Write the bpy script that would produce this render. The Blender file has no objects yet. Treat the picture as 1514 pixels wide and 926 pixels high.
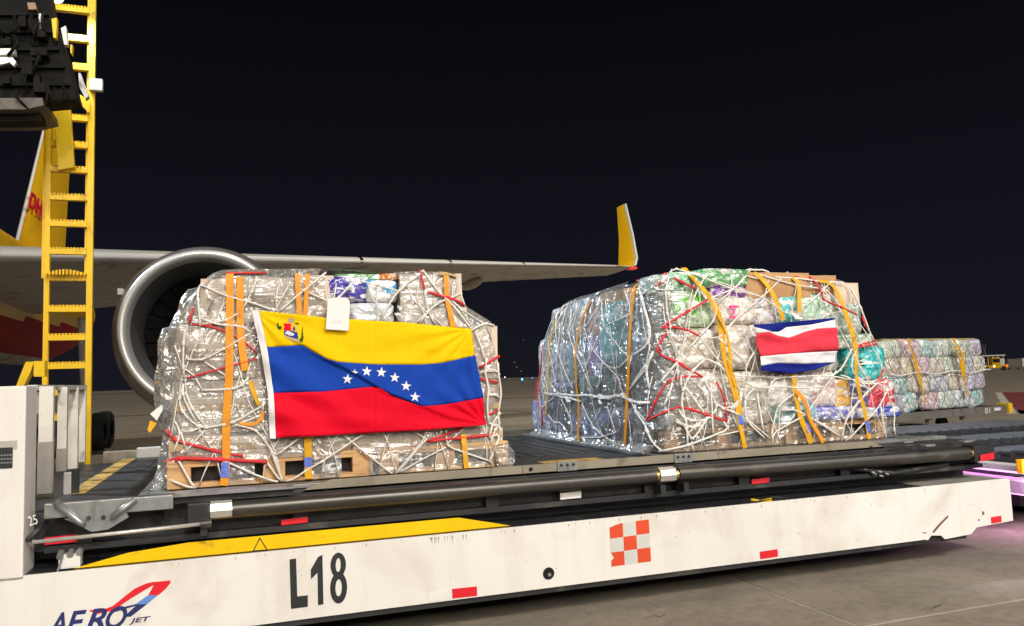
import bpy, bmesh, math, random
from mathutils import Vector, Matrix, noise
from mathutils.bvhtree import BVHTree

random.seed(7)
SC = bpy.context.scene
COL = SC.collection
rad = math.radians

# ------------------------------------------------------------------ camera
AZ, PITCH, ROLL, EYE, FPX = rad(70.8), rad(4.7), rad(1.85), 1.6, 1155.0
fwd = Vector((math.cos(AZ) * math.cos(PITCH), math.sin(AZ) * math.cos(PITCH), math.sin(PITCH)))
rgt0 = Vector((math.sin(AZ), -math.cos(AZ), 0))
up0 = rgt0.cross(fwd)
rgt = math.cos(ROLL) * rgt0 - math.sin(ROLL) * up0
upv = math.sin(ROLL) * rgt0 + math.cos(ROLL) * up0
CAM = Vector((0, 0, EYE))
cd = bpy.data.cameras.new('camera')
cam = bpy.data.objects.new('camera', cd)
COL.objects.link(cam)
cam.matrix_world = Matrix((
    (rgt.x, upv.x, -fwd.x, CAM.x), (rgt.y, upv.y, -fwd.y, CAM.y), (rgt.z, upv.z, -fwd.z, CAM.z), (0, 0, 0, 1)))
cd.sensor_width = 36
cd.lens = 36 * FPX / 1514
cd.clip_start = 0.05
cd.clip_end = 6000
SC.camera = cam

# ------------------------------------------------------------------ night sky
W = bpy.data.worlds.new("World")
SC.world = W
W.use_nodes = True
wn = W.node_tree
bg = wn.nodes['Background']
bg.inputs['Color'].default_value = (0.0070, 0.0072, 0.0125, 1)
bg.inputs['Strength'].default_value = 1.0
_tc = wn.nodes.new('ShaderNodeTexCoord')
_sx = wn.nodes.new('ShaderNodeSeparateXYZ')
wn.links.new(_tc.outputs['Generated'], _sx.inputs[0])
_rp = wn.nodes.new('ShaderNodeValToRGB')
_e = _rp.color_ramp.elements
_e[0].position = 0.0; _e[0].color = (.0098, .0098, .0150, 1)
_e[1].position = .45; _e[1].color = (.0026, .0028, .0046, 1)
_m = _rp.color_ramp.elements.new(.12); _m.color = (.0072, .0074, .0122, 1)
wn.links.new(_sx.outputs['Z'], _rp.inputs[0])
wn.links.new(_rp.outputs[0], bg.inputs['Color'])

# ------------------------------------------------------------------ apron floodlights out of frame, plus lamps added for glints and fill
def lamp(name, kind, loc, target, energy, color, **kw):
    l = bpy.data.lights.new(name, kind)
    l.energy = energy
    l.color = color
    for k, v in kw.items():
        setattr(l, k, v)
    o = bpy.data.objects.new(name, l)
    COL.objects.link(o)
    o.location = loc
    o.rotation_euler = (Vector(target) - Vector(loc)).to_track_quat('-Z', 'Y').to_euler()
    return o

WARM = (1.0, 0.925, 0.82)
SUN = lamp('sun', 'SUN', (5, -14, 18), (1.5, 5.5, 1.2), 2.0, WARM, angle=rad(1.0))
FLOODS = [((12, -20, 17), 850, (1, .92, .82)), ((3, -24, 14), 700, (1, .94, .85)), ((-9, -20, 16), 950, (1, .93, .80)),
          ((22, -8, 18), 950, (.94, .96, 1)), ((-26, -12, 17), 3600, (.86, .93, 1)),
          ((7, -15, 7.5), 520, (1, .93, .82)), ((-4, -16, 8.5), 560, (1, .95, .88)), ((16, -14, 9), 620, (1, .92, .80)), ((1, -11, 9.5), 330, (1, .96, .9)),  # low lamps from here on, added to put glints on the wrap
          ((-12, -10, 8), 420, (.9, .95, 1)), ((10, -9, 12), 330, (1, .95, .88)), ((-3, -9, 13), 220, (1, .93, .84)), ((25, -16, 10), 640, (1, .9, .8))]
for p, e, c in FLOODS:
    lamp('unseen_flood', 'AREA', p, (2, 6, 1.2), e, c, shape='RECTANGLE', size=1.3 if e > 1000 else .5, size_y=.6 if e > 1000 else .4)
lamp('unseen_flood', 'AREA', (14, 36, 55), (14, 34, 0), 7500, (1, .90, .72), shape='SQUARE', size=4)  # unseen overhead lamp added to brighten the far apron
lamp('unseen_flood', 'SPOT', (-14, 15, 15), (3.4, 7.2, 1.3), 24000, (.72, .86, 1), spot_size=rad(26), spot_blend=.5, shadow_soft_size=.5)  # unseen cool spot added to brighten the second load's left side
# unseen spots added to brighten the tail fin and the winglet
lamp('unseen_flood', 'SPOT', (30, 0, 20), (-7, 36, 10), 60000, (1, .92, .76), spot_size=rad(15), spot_blend=.6, shadow_soft_size=.5)
lamp('unseen_flood', 'SPOT', (-16, -14, 19), (12.5, 25, 6.2), 90000, (1, .92, .76), spot_size=rad(22), spot_blend=.6, shadow_soft_size=.5)

vs = SC.view_settings
vs.view_transform = 'Standard'
vs.look = 'None'
vs.exposure = -0.12
vs.gamma = 1
SC.render.engine = 'CYCLES'
cy = SC.cycles
cy.use_denoising = True
cy.max_bounces = 8
cy.transparent_max_bounces = 24
cy.caustics_reflective = False
cy.caustics_refractive = False
cy.sample_clamp_indirect = 3


# ------------------------------------------------------------------ where a photo pixel meets a plane of the place
def ray(px, py):
    return rgt * ((px - 757) / FPX) + upv * ((463 - py) / FPX) + fwd


def at(px, py, Y):
    d = ray(px, py)
    return CAM + d * ((Y - CAM.y) / d.y)


def atX(px, py, X):
    d = ray(px, py)
    return CAM + d * ((X - CAM.x) / d.x)


def atZ(px, py, Z):
    d = ray(px, py)
    return CAM + d * ((Z - CAM.z) / d.z)


# ------------------------------------------------------------------ materials
MATS = {}


def nt(name):
    m = bpy.data.materials.new(name)
    m.use_nodes = True
    n = m.node_tree
    return m, n, n.nodes['Principled BSDF'], n.nodes['Material Output']


def noise_node(n, scale, detail=4, dist=0.0, stretch=None, coord='Position', offset=0.0):
    g = n.nodes.new('ShaderNodeNewGeometry')
    src = g.outputs['Position']
    mp = n.nodes.new('ShaderNodeMapping')
    mp.inputs['Scale'].default_value = stretch or (1, 1, 1)
    mp.inputs['Location'].default_value = (offset, offset * 1.7, offset * .6)
    n.links.new(src, mp.inputs['Vector'])
    t = n.nodes.new('ShaderNodeTexNoise')
    t.inputs['Scale'].default_value = scale
    t.inputs['Detail'].default_value = detail
    t.inputs['Distortion'].default_value = dist
    n.links.new(mp.outputs[0], t.inputs['Vector'])
    return t


def ramp(n, src, stops, interp='LINEAR'):
    r = n.nodes.new('ShaderNodeValToRGB')
    r.color_ramp.interpolation = interp
    e = r.color_ramp.elements
    while len(e) < len(stops):
        e.new(0.5)
    for i, (p, c) in enumerate(stops):
        e[i].position = p
        e[i].color = c if len(c) == 4 else (*c, 1)
    n.links.new(src, r.inputs[0])
    return r


def mixc(n, fac, a, b):
    x = n.nodes.new('ShaderNodeMix')
    x.data_type = 'RGBA'
    for sock, v in ((x.inputs[0], fac), (x.inputs[6], a), (x.inputs[7], b)):
        if isinstance(v, (tuple, float, int)):
            sock.default_value = (*v, 1) if isinstance(v, tuple) and len(v) == 3 else v
        else:
            n.links.new(v, sock)
    return x.outputs[2]


def mat(name, col, rough=.5, metal=0.0, var=.12, vscale=3.0, bump=0.0, bscale=40, dirt=None, dscale=4.0, dlo=.56, dhi=.72,
        stretch=None, coat=0.0, spec=.5, emit=None, estr=0, bdist=.01):
    if name in MATS:
        return MATS[name]
    m, n, b, o = nt(name)
    t = noise_node(n, vscale, 5, .3, stretch)
    r = ramp(n, t.outputs[0], [(.3, tuple(max(0, c * (1 - var)) for c in col)), (.7, tuple(min(1, c * (1 + var)) for c in col))])
    c = r.outputs[0]
    if dirt:
        t2 = noise_node(n, dscale, 8, .8, stretch, offset=3.1)
        r2 = ramp(n, t2.outputs[0], [(dlo, (0, 0, 0)), (dhi, (1, 1, 1))])
        c = mixc(n, r2.outputs[0], c, dirt)
        rr = ramp(n, t2.outputs[0], [(dlo, (rough,) * 3), (dhi, (min(1, rough + .25),) * 3)])
        n.links.new(rr.outputs[0], b.inputs['Roughness'])
    else:
        b.inputs['Roughness'].default_value = rough
    n.links.new(c, b.inputs['Base Color'])
    b.inputs['Metallic'].default_value = metal
    b.inputs['Specular IOR Level'].default_value = spec
    b.inputs['Coat Weight'].default_value = coat
    b.inputs['Coat Roughness'].default_value = .1
    if emit:
        b.inputs['Emission Color'].default_value = (*emit, 1)
        b.inputs['Emission Strength'].default_value = estr
    if bump:
        t3 = noise_node(n, bscale, 6, .2, stretch, offset=7)
        bn = n.nodes.new('ShaderNodeBump')
        bn.inputs['Strength'].default_value = bump
        bn.inputs['Distance'].default_value = bdist
        n.links.new(t3.outputs[0], bn.inputs['Height'])
        n.links.new(bn.outputs[0], b.inputs['Normal'])
    MATS[name] = m
    return m


def pack_mat(name, a, b_, scale=9.0, amount=.5, off=0.0, rough=.22):
    """Printed glossy plastic pack: two print colours in blotches, crinkled clear surface."""
    if name in MATS:
        return MATS[name]
    m, n, b, o = nt(name)
    t = noise_node(n, scale, 3, 1.2, (1, 1, 1.6), offset=off)
    r = ramp(n, t.outputs[0], [(.46 + .2 * (1 - amount), (0, 0, 0)), (.50 + .2 * (1 - amount), (1, 1, 1))])
    t2 = noise_node(n, scale * 1.5, 1, .3, (.6, .6, 1.5), offset=off + 5)
    r2 = ramp(n, t2.outputs[0], [(.57, (0, 0, 0)), (.59, (1, 1, 1))])
    lift = lambda c, k: tuple(v + (.74 - v) * k for v in c)
    a, b_ = lift(a, .22 if name.startswith('pack_s') else .0), lift(b_, .30)
    white = tuple(min(.9, .62 + .34 * c) for c in b_)
    c = mixc(n, r.outputs[0], a, b_)
    c = mixc(n, r2.outputs[0], c, white)
    n.links.new(c, b.inputs['Base Color'])
    b.inputs['Roughness'].default_value = .45
    b.inputs['Coat Weight'].default_value = 1
    b.inputs['Coat IOR'].default_value = 1.75
    b.inputs['Coat Roughness'].default_value = .24
    t3 = noise_node(n, 5.5, 1.2, 1.8, offset=off + 2)
    t4 = noise_node(n, 15, 1.2, 2.2, offset=off + 4)
    ad = n.nodes.new('ShaderNodeMath')
    ad.operation = 'MULTIPLY_ADD'
    n.links.new(t4.outputs[0], ad.inputs[0])
    ad.inputs[1].default_value = .22
    n.links.new(t3.outputs[0], ad.inputs[2])
    bn = n.nodes.new('ShaderNodeBump')
    bn.inputs['Strength'].default_value = .9
    bn.inputs['Distance'].default_value = .045
    n.links.new(ad.outputs[0], bn.inputs['Height'])
    n.links.new(bn.outputs[0], b.inputs['Normal'])
    n.links.new(bn.outputs[0], b.inputs['Coat Normal'])
    MATS[name] = m
    return m


def film_mat(name, milky=.22, tint=(1, 1, 1), gloss=.27, stretch=(1, 1, 1), base=.13, bump=.075):
    """Clear stretch film: see-through, glossy, whitened along its creases."""
    m, n, b, o = nt(name)
    n.nodes.remove(b)
    t1 = noise_node(n, 4.2, 1.0, 1.8, stretch)
    t2 = noise_node(n, 13, 1.2, 2.6, (1, 1, .6), offset=4)
    t4 = noise_node(n, 9, 1.5, .6, (.25, .6, 2.2), offset=11)      # folds pulled across
    t5 = noise_node(n, 2.2, 2, .5, offset=17)                       # where it is crinkled at all
    k5 = ramp(n, t5.outputs[0], [(.44, (.03,) * 3), (.68, (.30,) * 3)])
    ad = n.nodes.new('ShaderNodeMath')
    ad.operation = 'MULTIPLY_ADD'
    n.links.new(t2.outputs[0], ad.inputs[0])
    n.links.new(k5.outputs[0], ad.inputs[1])
    ad2 = n.nodes.new('ShaderNodeMath')
    ad2.operation = 'MULTIPLY_ADD'
    n.links.new(t4.outputs[0], ad2.inputs[0])
    ad2.inputs[1].default_value = .35
    n.links.new(t1.outputs[0], ad2.inputs[2])
    n.links.new(ad2.outputs[0], ad.inputs[2])
    bn = n.nodes.new('ShaderNodeBump')
    bn.inputs['Strength'].default_value = 1.0
    bn.inputs['Distance'].default_value = bump
    n.links.new(ad.outputs[0], bn.inputs['Height'])
    gl = n.nodes.new('ShaderNodeBsdfGlossy')
    gl.inputs['Roughness'].default_value = gloss
    gl.inputs['Color'].default_value = (1, 1, 1, 1)
    n.links.new(bn.outputs[0], gl.inputs['Normal'])
    df = n.nodes.new('ShaderNodeBsdfDiffuse')
    df.inputs['Color'].default_value = (.86 * tint[0], .85 * tint[1], .83 * tint[2], 1)
    tr = n.nodes.new('ShaderNodeBsdfTransparent')
    tr.inputs['Color'].default_value = (.985, .985, .985, 1)
    fr = n.nodes.new('ShaderNodeFresnel')
    fr.inputs['IOR'].default_value = 1.45
    fa = n.nodes.new('ShaderNodeMath')
    fa.operation = 'ADD'
    fa.use_clamp = True
    n.links.new(fr.outputs[0], fa.inputs[0])
    fa.inputs[1].default_value = base
    # creases: narrow ridges of the noise go milky
    sub = n.nodes.new('ShaderNodeMath')
    sub.operation = 'SUBTRACT'
    n.links.new(t2.outputs[0], sub.inputs[0])
    sub.inputs[1].default_value = .5
    ab = n.nodes.new('ShaderNodeMath')
    ab.operation = 'ABSOLUTE'
    n.links.new(sub.outputs[0], ab.inputs[0])
    cr = ramp(n, ab.outputs[0], [(0.0, (min(1, milky * 2.2),) * 3), (.05, (milky * 1.1,) * 3), (.16, (milky * .8,) * 3)])
    m1 = n.nodes.new('ShaderNodeMixShader')
    n.links.new(fa.outputs[0], m1.inputs[0])
    n.links.new(tr.outputs[0], m1.inputs[1])
    n.links.new(gl.outputs[0], m1.inputs[2])
    m2 = n.nodes.new('ShaderNodeMixShader')
    n.links.new(cr.outputs[0], m2.inputs[0])
    n.links.new(m1.outputs[0], m2.inputs[1])
    n.links.new(df.outputs[0], m2.inputs[2])
    n.links.new(m2.outputs[0], o.inputs[0])
    MATS[name] = m
    return m


M_WHITE = mat('white_paint', (.775, .755, .725), .42, var=.03, vscale=1.3, dirt=(.62, .575, .505), dscale=2.2, dlo=.52, dhi=.82, bump=.08, bscale=9)
M_WHITE2 = mat('white_post_paint', (.76, .73, .67), .45, var=.05, dirt=(.36, .32, .27), dscale=6, dlo=.60, dhi=.78)
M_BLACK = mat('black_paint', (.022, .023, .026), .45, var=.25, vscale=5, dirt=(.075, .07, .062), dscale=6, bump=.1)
M_DECK = mat('deck_steel', (.027, .028, .032), .58, metal=.2, var=.25, vscale=2.2, dirt=(.10, .095, .085), dscale=3, bump=.12, bscale=25)
M_PIPE = mat('pipe_steel', (.075, .070, .064), .34, metal=.55, var=.2, vscale=4, dirt=(.16, .14, .12), dscale=7, stretch=(.3, 1, 1))
M_TAN = mat('rail_paint', (.30, .265, .20), .5, metal=.15, var=.16, vscale=2.5, dirt=(.13, .11, .085), dscale=6, dlo=.56, dhi=.74, bump=.1)
M_GALV = mat('galvanised_steel', (.33, .34, .34), .38, metal=.55, var=.16, vscale=14, dirt=(.14, .13, .12), dscale=8)
M_CHROME = mat('bare_steel', (.66, .64, .60), .30, metal=.45, var=.1, vscale=9)
M_BRASS = mat('brass_ring', (.72, .52, .18), .25, metal=1.0, var=.1)
M_YEL = mat('yellow_paint', (.80, .51, .006), .42, var=.08, vscale=3, dirt=(.42, .26, .02), dscale=7, dlo=.60, dhi=.74)
M_YELOLD = mat('worn_yellow_paint', (.52, .33, .07), .6, var=.22, vscale=6, dirt=(.12, .10, .07), dscale=8, dlo=.5, dhi=.64)
M_RED = mat('red_reflective', (.72, .015, .03), .3, var=.08, coat=.4)
M_REFW = mat('white_reflective', (.80, .79, .76), .3, var=.06, coat=.3)
M_CHKR = mat('checker_red', (.70, .075, .025), .45, var=.08)
M_CHKW = mat('checker_grey', (.62, .63, .60), .45, var=.08)
M_INK = mat('black_letters', (.018, .019, .022), .5, var=.15)
M_NAVY = mat('navy_letters', (.018, .026, .13), .45, var=.1)
M_RUBBER = mat('tyre_rubber', (.018, .018, .019), .8, var=.2, bump=.2)
M_CORD = mat('net_cord', (.80, .77, .71), .75, var=.12, vscale=14, bump=.5, bscale=160)
M_CORDR = mat('red_cord', (.70, .035, .045), .7, var=.15, vscale=14, bump=.5, bscale=160)
M_STRAP = mat('orange_strap', (.82, .30, .004), .5, var=.12, vscale=12, bump=.35, bscale=120, dirt=(.55, .20, .02), dscale=10)
M_STRAPY = mat('yellow_strap', (.74, .38, .004), .5, var=.14, vscale=12, bump=.35, bscale=120, dirt=(.42, .23, .02), dscale=10)
M_STRAPL = mat('strap_label', (.10, .17, .60), .5, var=.4, vscale=60)
M_WOOD = mat('pallet_wood', (.62, .37, .17), .7, var=.2, vscale=7, dirt=(.25, .14, .07), dscale=12, stretch=(.25, 1, 2), bump=.3, bscale=30)
M_ALU = mat('pallet_aluminium', (.34, .34, .34), .42, metal=.7, var=.12, dirt=(.15, .15, .15), dscale=4)
M_PAPER = mat('paper', (.82, .80, .80), .6, var=.03)
M_PAPERG = mat('paper_print', (.55, .53, .53), .6, var=.2, vscale=120)
M_KRAFT = [mat('kraft_card', (.54, .38, .27), .7, var=.2, vscale=6, bump=.1, bscale=14),
           mat('pale_kraft_card', (.64, .51, .40), .7, var=.18, vscale=6, bump=.1, bscale=14),
           mat('grey_kraft_card', (.64, .56, .47), .7, var=.18, vscale=6, bump=.1, bscale=14),
           mat('orange_kraft_card', (.48, .27, .12), .7, var=.12, vscale=6, bump=.1, bscale=14)]
M_TAPE = mat('packing_tape', (.46, .33, .18), .25, var=.1, coat=.5)
M_FILM = film_mat('stretch_film', .125)
M_FILM2 = film_mat('stretch_film_light', .06, base=.11)
M_FILMG = film_mat('loose_film', .09, base=.09, gloss=.22, bump=.05)


_n = M_WHITE.node_tree
_b = _n.nodes['Principled BSDF']
_src = _b.inputs['Base Color'].links[0].from_socket
_t = noise_node(_n, 7, 6, .4, (1, 1, .12), offset=2)
_r = ramp(_n, _t.outputs[0], [(.52, (1, 1, 1)), (.76, (.93, .91, .88))])
_t2 = noise_node(_n, 60, 3, 0, offset=6)
_r2 = ramp(_n, _t2.outputs[0], [(.70, (1, 1, 1)), (.78, (.72, .66, .58))])
for _q in (_r, _r2):
    _x = _n.nodes.new('ShaderNodeMix'); _x.data_type = 'RGBA'; _x.blend_type = 'MULTIPLY'; _x.inputs[0].default_value = 1
    _n.links.new(_src, _x.inputs[6]); _n.links.new(_q.outputs[0], _x.inputs[7]); _src = _x.outputs[2]
_n.links.new(_src, _b.inputs['Base Color'])


# ------------------------------------------------------------------ mesh helpers
class MB:
    """Collects shapes; build() links them as one mesh object."""

    def __init__(self):
        self.v, self.f, self.mi, self.ms = [], [], [], []
        self.cur = 0

    def use(self, m):
        if m not in self.ms:
            self.ms.append(m)
        self.cur = self.ms.index(m)
        return self

    def face(self, idx):
        self.f.append(idx)
        self.mi.append(self.cur)

    def box(self, x0, x1, y0, y1, z0, z1, M=None, ch=0.0):
        if ch:
            bm = bmesh.new()
            bmesh.ops.create_cube(bm, size=1)
            for w in bm.verts:
                w.co = Vector(((x0 + x1) / 2 + w.co.x * (x1 - x0), (y0 + y1) / 2 + w.co.y * (y1 - y0), (z0 + z1) / 2 + w.co.z * (z1 - z0)))
            bmesh.ops.bevel(bm, geom=bm.edges[:], offset=ch, segments=2, profile=.7, affect='EDGES')
            self.add_bm(bm, M)
            bm.free()
            return self
        b = len(self.v)
        P = [(x0, y0, z0), (x1, y0, z0), (x1, y1, z0), (x0, y1, z0), (x0, y0, z1), (x1, y0, z1), (x1, y1, z1), (x0, y1, z1)]
        for p in P:
            self.v.append(M @ Vector(p) if M else Vector(p))
        for q in ((0, 3, 2, 1), (4, 5, 6, 7), (0, 1, 5, 4), (1, 2, 6, 5), (2, 3, 7, 6), (3, 0, 4, 7)):
            self.face([b + i for i in q])
        return self

    def add_bm(self, bm, M=None):
        b = len(self.v)
        bm.verts.index_update()
        for w in bm.verts:
            self.v.append(M @ w.co if M else w.co.copy())
        for q in bm.faces:
            self.face([b + w.index for w in q.verts])

    def cyl(self, p0, p1, r0, r1=None, n=16, cap=True):
        p0, p1 = Vector(p0), Vector(p1)
        r1 = r0 if r1 is None else r1
        d = (p1 - p0).normalized()
        a = d.orthogonal().normalized()
        c = d.cross(a)
        b = len(self.v)
        for p, r in ((p0, r0), (p1, r1)):
            for i in range(n):
                t = 2 * math.pi * i / n
                self.v.append(p + (a * math.cos(t) + c * math.sin(t)) * r)
        for i in range(n):
            j = (i + 1) % n
            self.face([b + i, b + j, b + n + j, b + n + i])
        if cap:
            self.face([b + i for i in range(n)][::-1])
            self.face([b + n + i for i in range(n)])
        return self

    def tube(self, pts, r, n=6):
        pts = [Vector(p) for p in pts]
        b = len(self.v)
        prev = None
        for k, p in enumerate(pts):
            d = (pts[min(k + 1, len(pts) - 1)] - pts[max(k - 1, 0)])
            d = d.normalized() if d.length > 1e-9 else Vector((1, 0, 0))
            if prev is None:
                a = d.orthogonal().normalized()
            else:
                a = prev - d * prev.dot(d)
                a = a.normalized() if a.length > 1e-6 else d.orthogonal().normalized()
            prev = a
            c = d.cross(a)
            for i in range(n):
                t = 2 * math.pi * i / n
                self.v.append(p + (a * math.cos(t) + c * math.sin(t)) * r)
        for k in range(len(pts) - 1):
            for i in range(n):
                j = (i + 1) % n
                self.face([b + k * n + i, b + k * n + j, b + (k + 1) * n + j, b + (k + 1) * n + i])
        self.face([b + i for i in range(n)][::-1])
        e = b + (len(pts) - 1) * n
        self.face([e + i for i in range(n)])
        return self

    def prism(self, poly, y0, y1):
        """poly in (x, z), pushed from y0 to y1."""
        b = len(self.v)
        n = len(poly)
        for y in (y0, y1):
            for x, z in poly:
                self.v.append(Vector((x, y, z)))
        self.face([b + i for i in range(n)])
        self.face([b + n + i for i in range(n)][::-1])
        for i in range(n):
            j = (i + 1) % n
            self.face([b + i, b + n + i, b + n + j, b + j])
        return self

    def lathe(self, prof, c, n=64, axis='Y'):
        """prof = (radius, along) pairs round an axis through c."""
        b = len(self.v)
        c = Vector(c)
        for r, a in prof:
            for i in range(n):
                t = 2 * math.pi * i / n
                u, w = r * math.cos(t), r * math.sin(t)
                self.v.append(c + (Vector((u, a, w)) if axis == 'Y' else Vector((u, w, a)) if axis == 'Z' else Vector((a, u, w))))
        for k in range(len(prof) - 1):
            for i in range(n):
                j = (i + 1) % n
                self.face([b + k * n + i, b + k * n + j, b + (k + 1) * n + j, b + (k + 1) * n + i])
        return self

    def grid(self, P, closed=False):
        b = len(self.v)
        R, Cn = len(P), len(P[0])
        for row in P:
            for p in row:
                self.v.append(Vector(p))
        for i in range(R - 1):
            for j in range(Cn if closed else Cn - 1):
                k = (j + 1) % Cn
                self.face([b + i * Cn + j, b + i * Cn + k, b + (i + 1) * Cn + k, b + (i + 1) * Cn + j])
        return self

    def build(self, name, m=None, parent=None, smooth=False, fixn=True, loc=None):
        me = bpy.data.meshes.new(name)
        if loc is not None:
            L = Vector(loc)
            vv = [p - L for p in self.v]
        else:
            vv = self.v
        me.from_pydata([tuple(p) for p in vv], [], self.f)
        ms = self.ms or [m]
        for x in ms:
            me.materials.append(x)
        if self.ms:
            me.polygons.foreach_set('material_index', self.mi)
        if fixn:
            bm = bmesh.new()
            bm.from_mesh(me)
            bmesh.ops.recalc_face_normals(bm, faces=bm.faces[:])
            bm.to_mesh(me)
            bm.free()
        if smooth:
            me.polygons.foreach_set('use_smooth', [True] * len(me.polygons))
            if smooth == 'auto':
                me.set_sharp_from_angle(angle=rad(35))
        me.update()
        o = bpy.data.objects.new(name, me)
        COL.objects.link(o)
        if loc is not None:
            o.location = loc
        if parent is not None:
            o.parent = parent
            if loc is None:
                o.matrix_parent_inverse = Matrix.Identity(4)
                pl = parent_world(parent)
                o.location = -pl
        return o


def parent_world(p):
    v = Vector((0, 0, 0))
    while p is not None:
        v = v + Vector(p.location)
        p = p.parent
    return v


def tag(o, label, cat, group=None):
    o['label'] = label
    o['category'] = cat
    if group:
        o['group'] = group
    return o


def thing(name, label, cat, loc=(0, 0, 0), group=None):
    o = bpy.data.objects.new(name, None)
    o.empty_display_size = .1
    COL.objects.link(o)
    o.location = loc
    return tag(o, label, cat, group)


def structure(o):
    o['kind'] = 'structure'
    return o


def text_polys(s, shear=0.0, bold=0.0):
    cu = bpy.data.curves.new('lettering', 'FONT')
    cu.body = s
    cu.size = 1
    cu.shear = shear
    cu.offset = bold
    cu.extrude = .5
    o = bpy.data.objects.new('lettering', cu)
    COL.objects.link(o)
    dg = bpy.context.evaluated_depsgraph_get()
    me = bpy.data.meshes.new_from_object(o.evaluated_get(dg))
    bpy.data.objects.remove(o)
    V = [v.co.copy() for v in me.vertices]
    F = [list(p.vertices) for p in me.polygons]
    x0, x1 = min(v.x for v in V), max(v.x for v in V)
    y0, y1 = min(v.y for v in V), max(v.y for v in V)
    return [Vector(((v.x - x0) / (x1 - x0), (v.y - y0) / (y1 - y0), v.z + .5)) for v in V], F


def text_on(name, s, m, parent, O, U, Vv, N, shear=0.0, thick=.002, bold=0.0):
    """lettering with its box's corner at O, along U, up Vv, facing N"""
    V, F = text_polys(s, shear, bold)
    b = MB()
    b.v = [O + U * v.x + Vv * v.y + N * (v.z * thick) for v in V]
    for f in F:
        b.face(f)
    return b.build(name, m, parent)

# ================================================================== THE APRON
M_CONC = mat('apron_concrete', (.245, .212, .170), .72, var=.12, vscale=.55, dirt=(.175, .152, .122), dscale=.9, dlo=.46, dhi=.72, bump=.25, bscale=55)
# finer stains over the slab colour
_n = M_CONC.node_tree
_b = _n.nodes['Principled BSDF']
_src = _b.inputs['Base Color'].links[0].from_socket
_t = noise_node(_n, 14, 8, .5, offset=9)
_r = ramp(_n, _t.outputs[0], [(.32, (.85, .84, .83)), (.60, (1.07, 1.07, 1.06))])
_x = _n.nodes.new('ShaderNodeMix'); _x.data_type = 'RGBA'; _x.blend_type = 'MULTIPLY'; _x.inputs[0].default_value = 1
_n.links.new(_src, _x.inputs[6]); _n.links.new(_r.outputs[0], _x.inputs[7]); _n.links.new(_x.outputs[2], _b.inputs['Base Color'])
M_SEAL = mat('joint_sealant', (.46, .42, .35), .8, var=.2, vscale=12)
M_TARM = mat('taxiway_asphalt', (.055, .05, .045), .85, var=.2, vscale=.2)

g = MB().box(-900, 1500, -60, 2500, -.5, -.010).build('apron', M_CONC)
structure(g)
sl_par = structure(MB().box(-12, 24.2, -6, 29, -.0095, -.005).build('apron_joints', M_SEAL))
JX, JY, SX, SY = 3.6, 4.0, 5.1, 5.0
for i in range(-3, 4):
    for j in range(-2, 5):
        x0, y0 = JX + i * SX, JY + j * SY
        e = .007
        b = MB()
        bm = bmesh.new()
        bmesh.ops.create_cube(bm, size=1)
        for w in bm.verts:
            w.co = Vector((x0 + SX / 2 + w.co.x * (SX - 2 * e), y0 + SY / 2 + w.co.y * (SY - 2 * e), -.004 + (w.co.z - .5) * .02 + .004))
        bmesh.ops.bevel(bm, geom=[q for q in bm.edges if all(v.co.z > -.01 for v in q.verts)], offset=.006, segments=1, affect='EDGES')
        b.add_bm(bm)
        bm.free()
        o = b.build('slab', M_CONC, sl_par)
# far strips and painted markings
def strip(name, pts, w, z, m):
    P0, P1 = Vector(pts[0]), Vector(pts[1])
    d = (P1 - P0).normalized()
    nrm = Vector((-d.y, d.x)) * (w / 2)
    b = MB()
    Q = [P0 + nrm, P1 + nrm, P1 - nrm, P0 - nrm]
    for zz in (z - .003, z):
        for q in Q:
            b.v.append(Vector((q.x, q.y, zz)))
    for f in ((0, 3, 2, 1), (4, 5, 6, 7), (0, 1, 5, 4), (1, 2, 6, 5), (2, 3, 7, 6), (3, 0, 4, 7)):
        b.face(list(f))
    return structure(b.build(name, m))


strip('taxiway_seam', ((-60, 47), (60, 62)), .9, .0, M_TARM)
strip('far_taxiway', ((-700, 330), (1400, 560)), 60, .0, M_TARM)
M_MRED = mat('red_marking_paint', (.19, .035, .04), .7, var=.25, vscale=2)
M_MWHT = mat('white_marking_paint', (.50, .47, .42), .7, var=.2, vscale=2)
A, B = atZ(1501, 580, 0).xy, atZ(1540, 612, 0).xy
dd = (B - A).normalized(); nn = Vector((-dd.y, dd.x))
A2, B2 = A - dd * 12, B + dd * 6
strip('red_marking', (A, B), 1.1, .0, M_MRED)
for s in (-1, 1):
    strip('white_marking', (A + nn * s * .75, B + nn * s * .75), .28, .001, M_MWHT)

random.seed(8)
for pts in ([(1095, 857), (1103, 862), (1112, 864), (1120, 869), (1131, 872)], [(1360, 905), (1371, 900), (1379, 901), (1392, 895)], [(955, 915), (968, 911), (975, 914), (985, 909)]):
    P_ = [atZ(*q, 0) for q in pts]
    b = MB()
    for p_, q_ in zip(P_, P_[1:]):
        d_ = (q_ - p_).normalized(); n_ = Vector((-d_.y, d_.x, 0)) * random.uniform(.002, .005)
        i_ = len(b.v)
        b.v += [p_ - n_ + Vector((0, 0, .0066)), q_ - n_ + Vector((0, 0, .0066)), q_ + n_ + Vector((0, 0, .0066)), p_ + n_ + Vector((0, 0, .0066))]
        b.face([i_, i_ + 1, i_ + 2, i_ + 3])
    structure(b.build('apron_crack', mat('crack_dark', (.05, .043, .035), .9)))

# ================================================================== THE CARGO LOADER
ld = thing('cargo_loader', 'long white cargo loader marked L18 with dark roller deck and yellow ladder', 'cargo loader', (0, 0, 0))
YB = 4.95
def pxz(px, py, Y=YB):
    p = at(px, py, Y)
    return (p.x, p.z)

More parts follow.
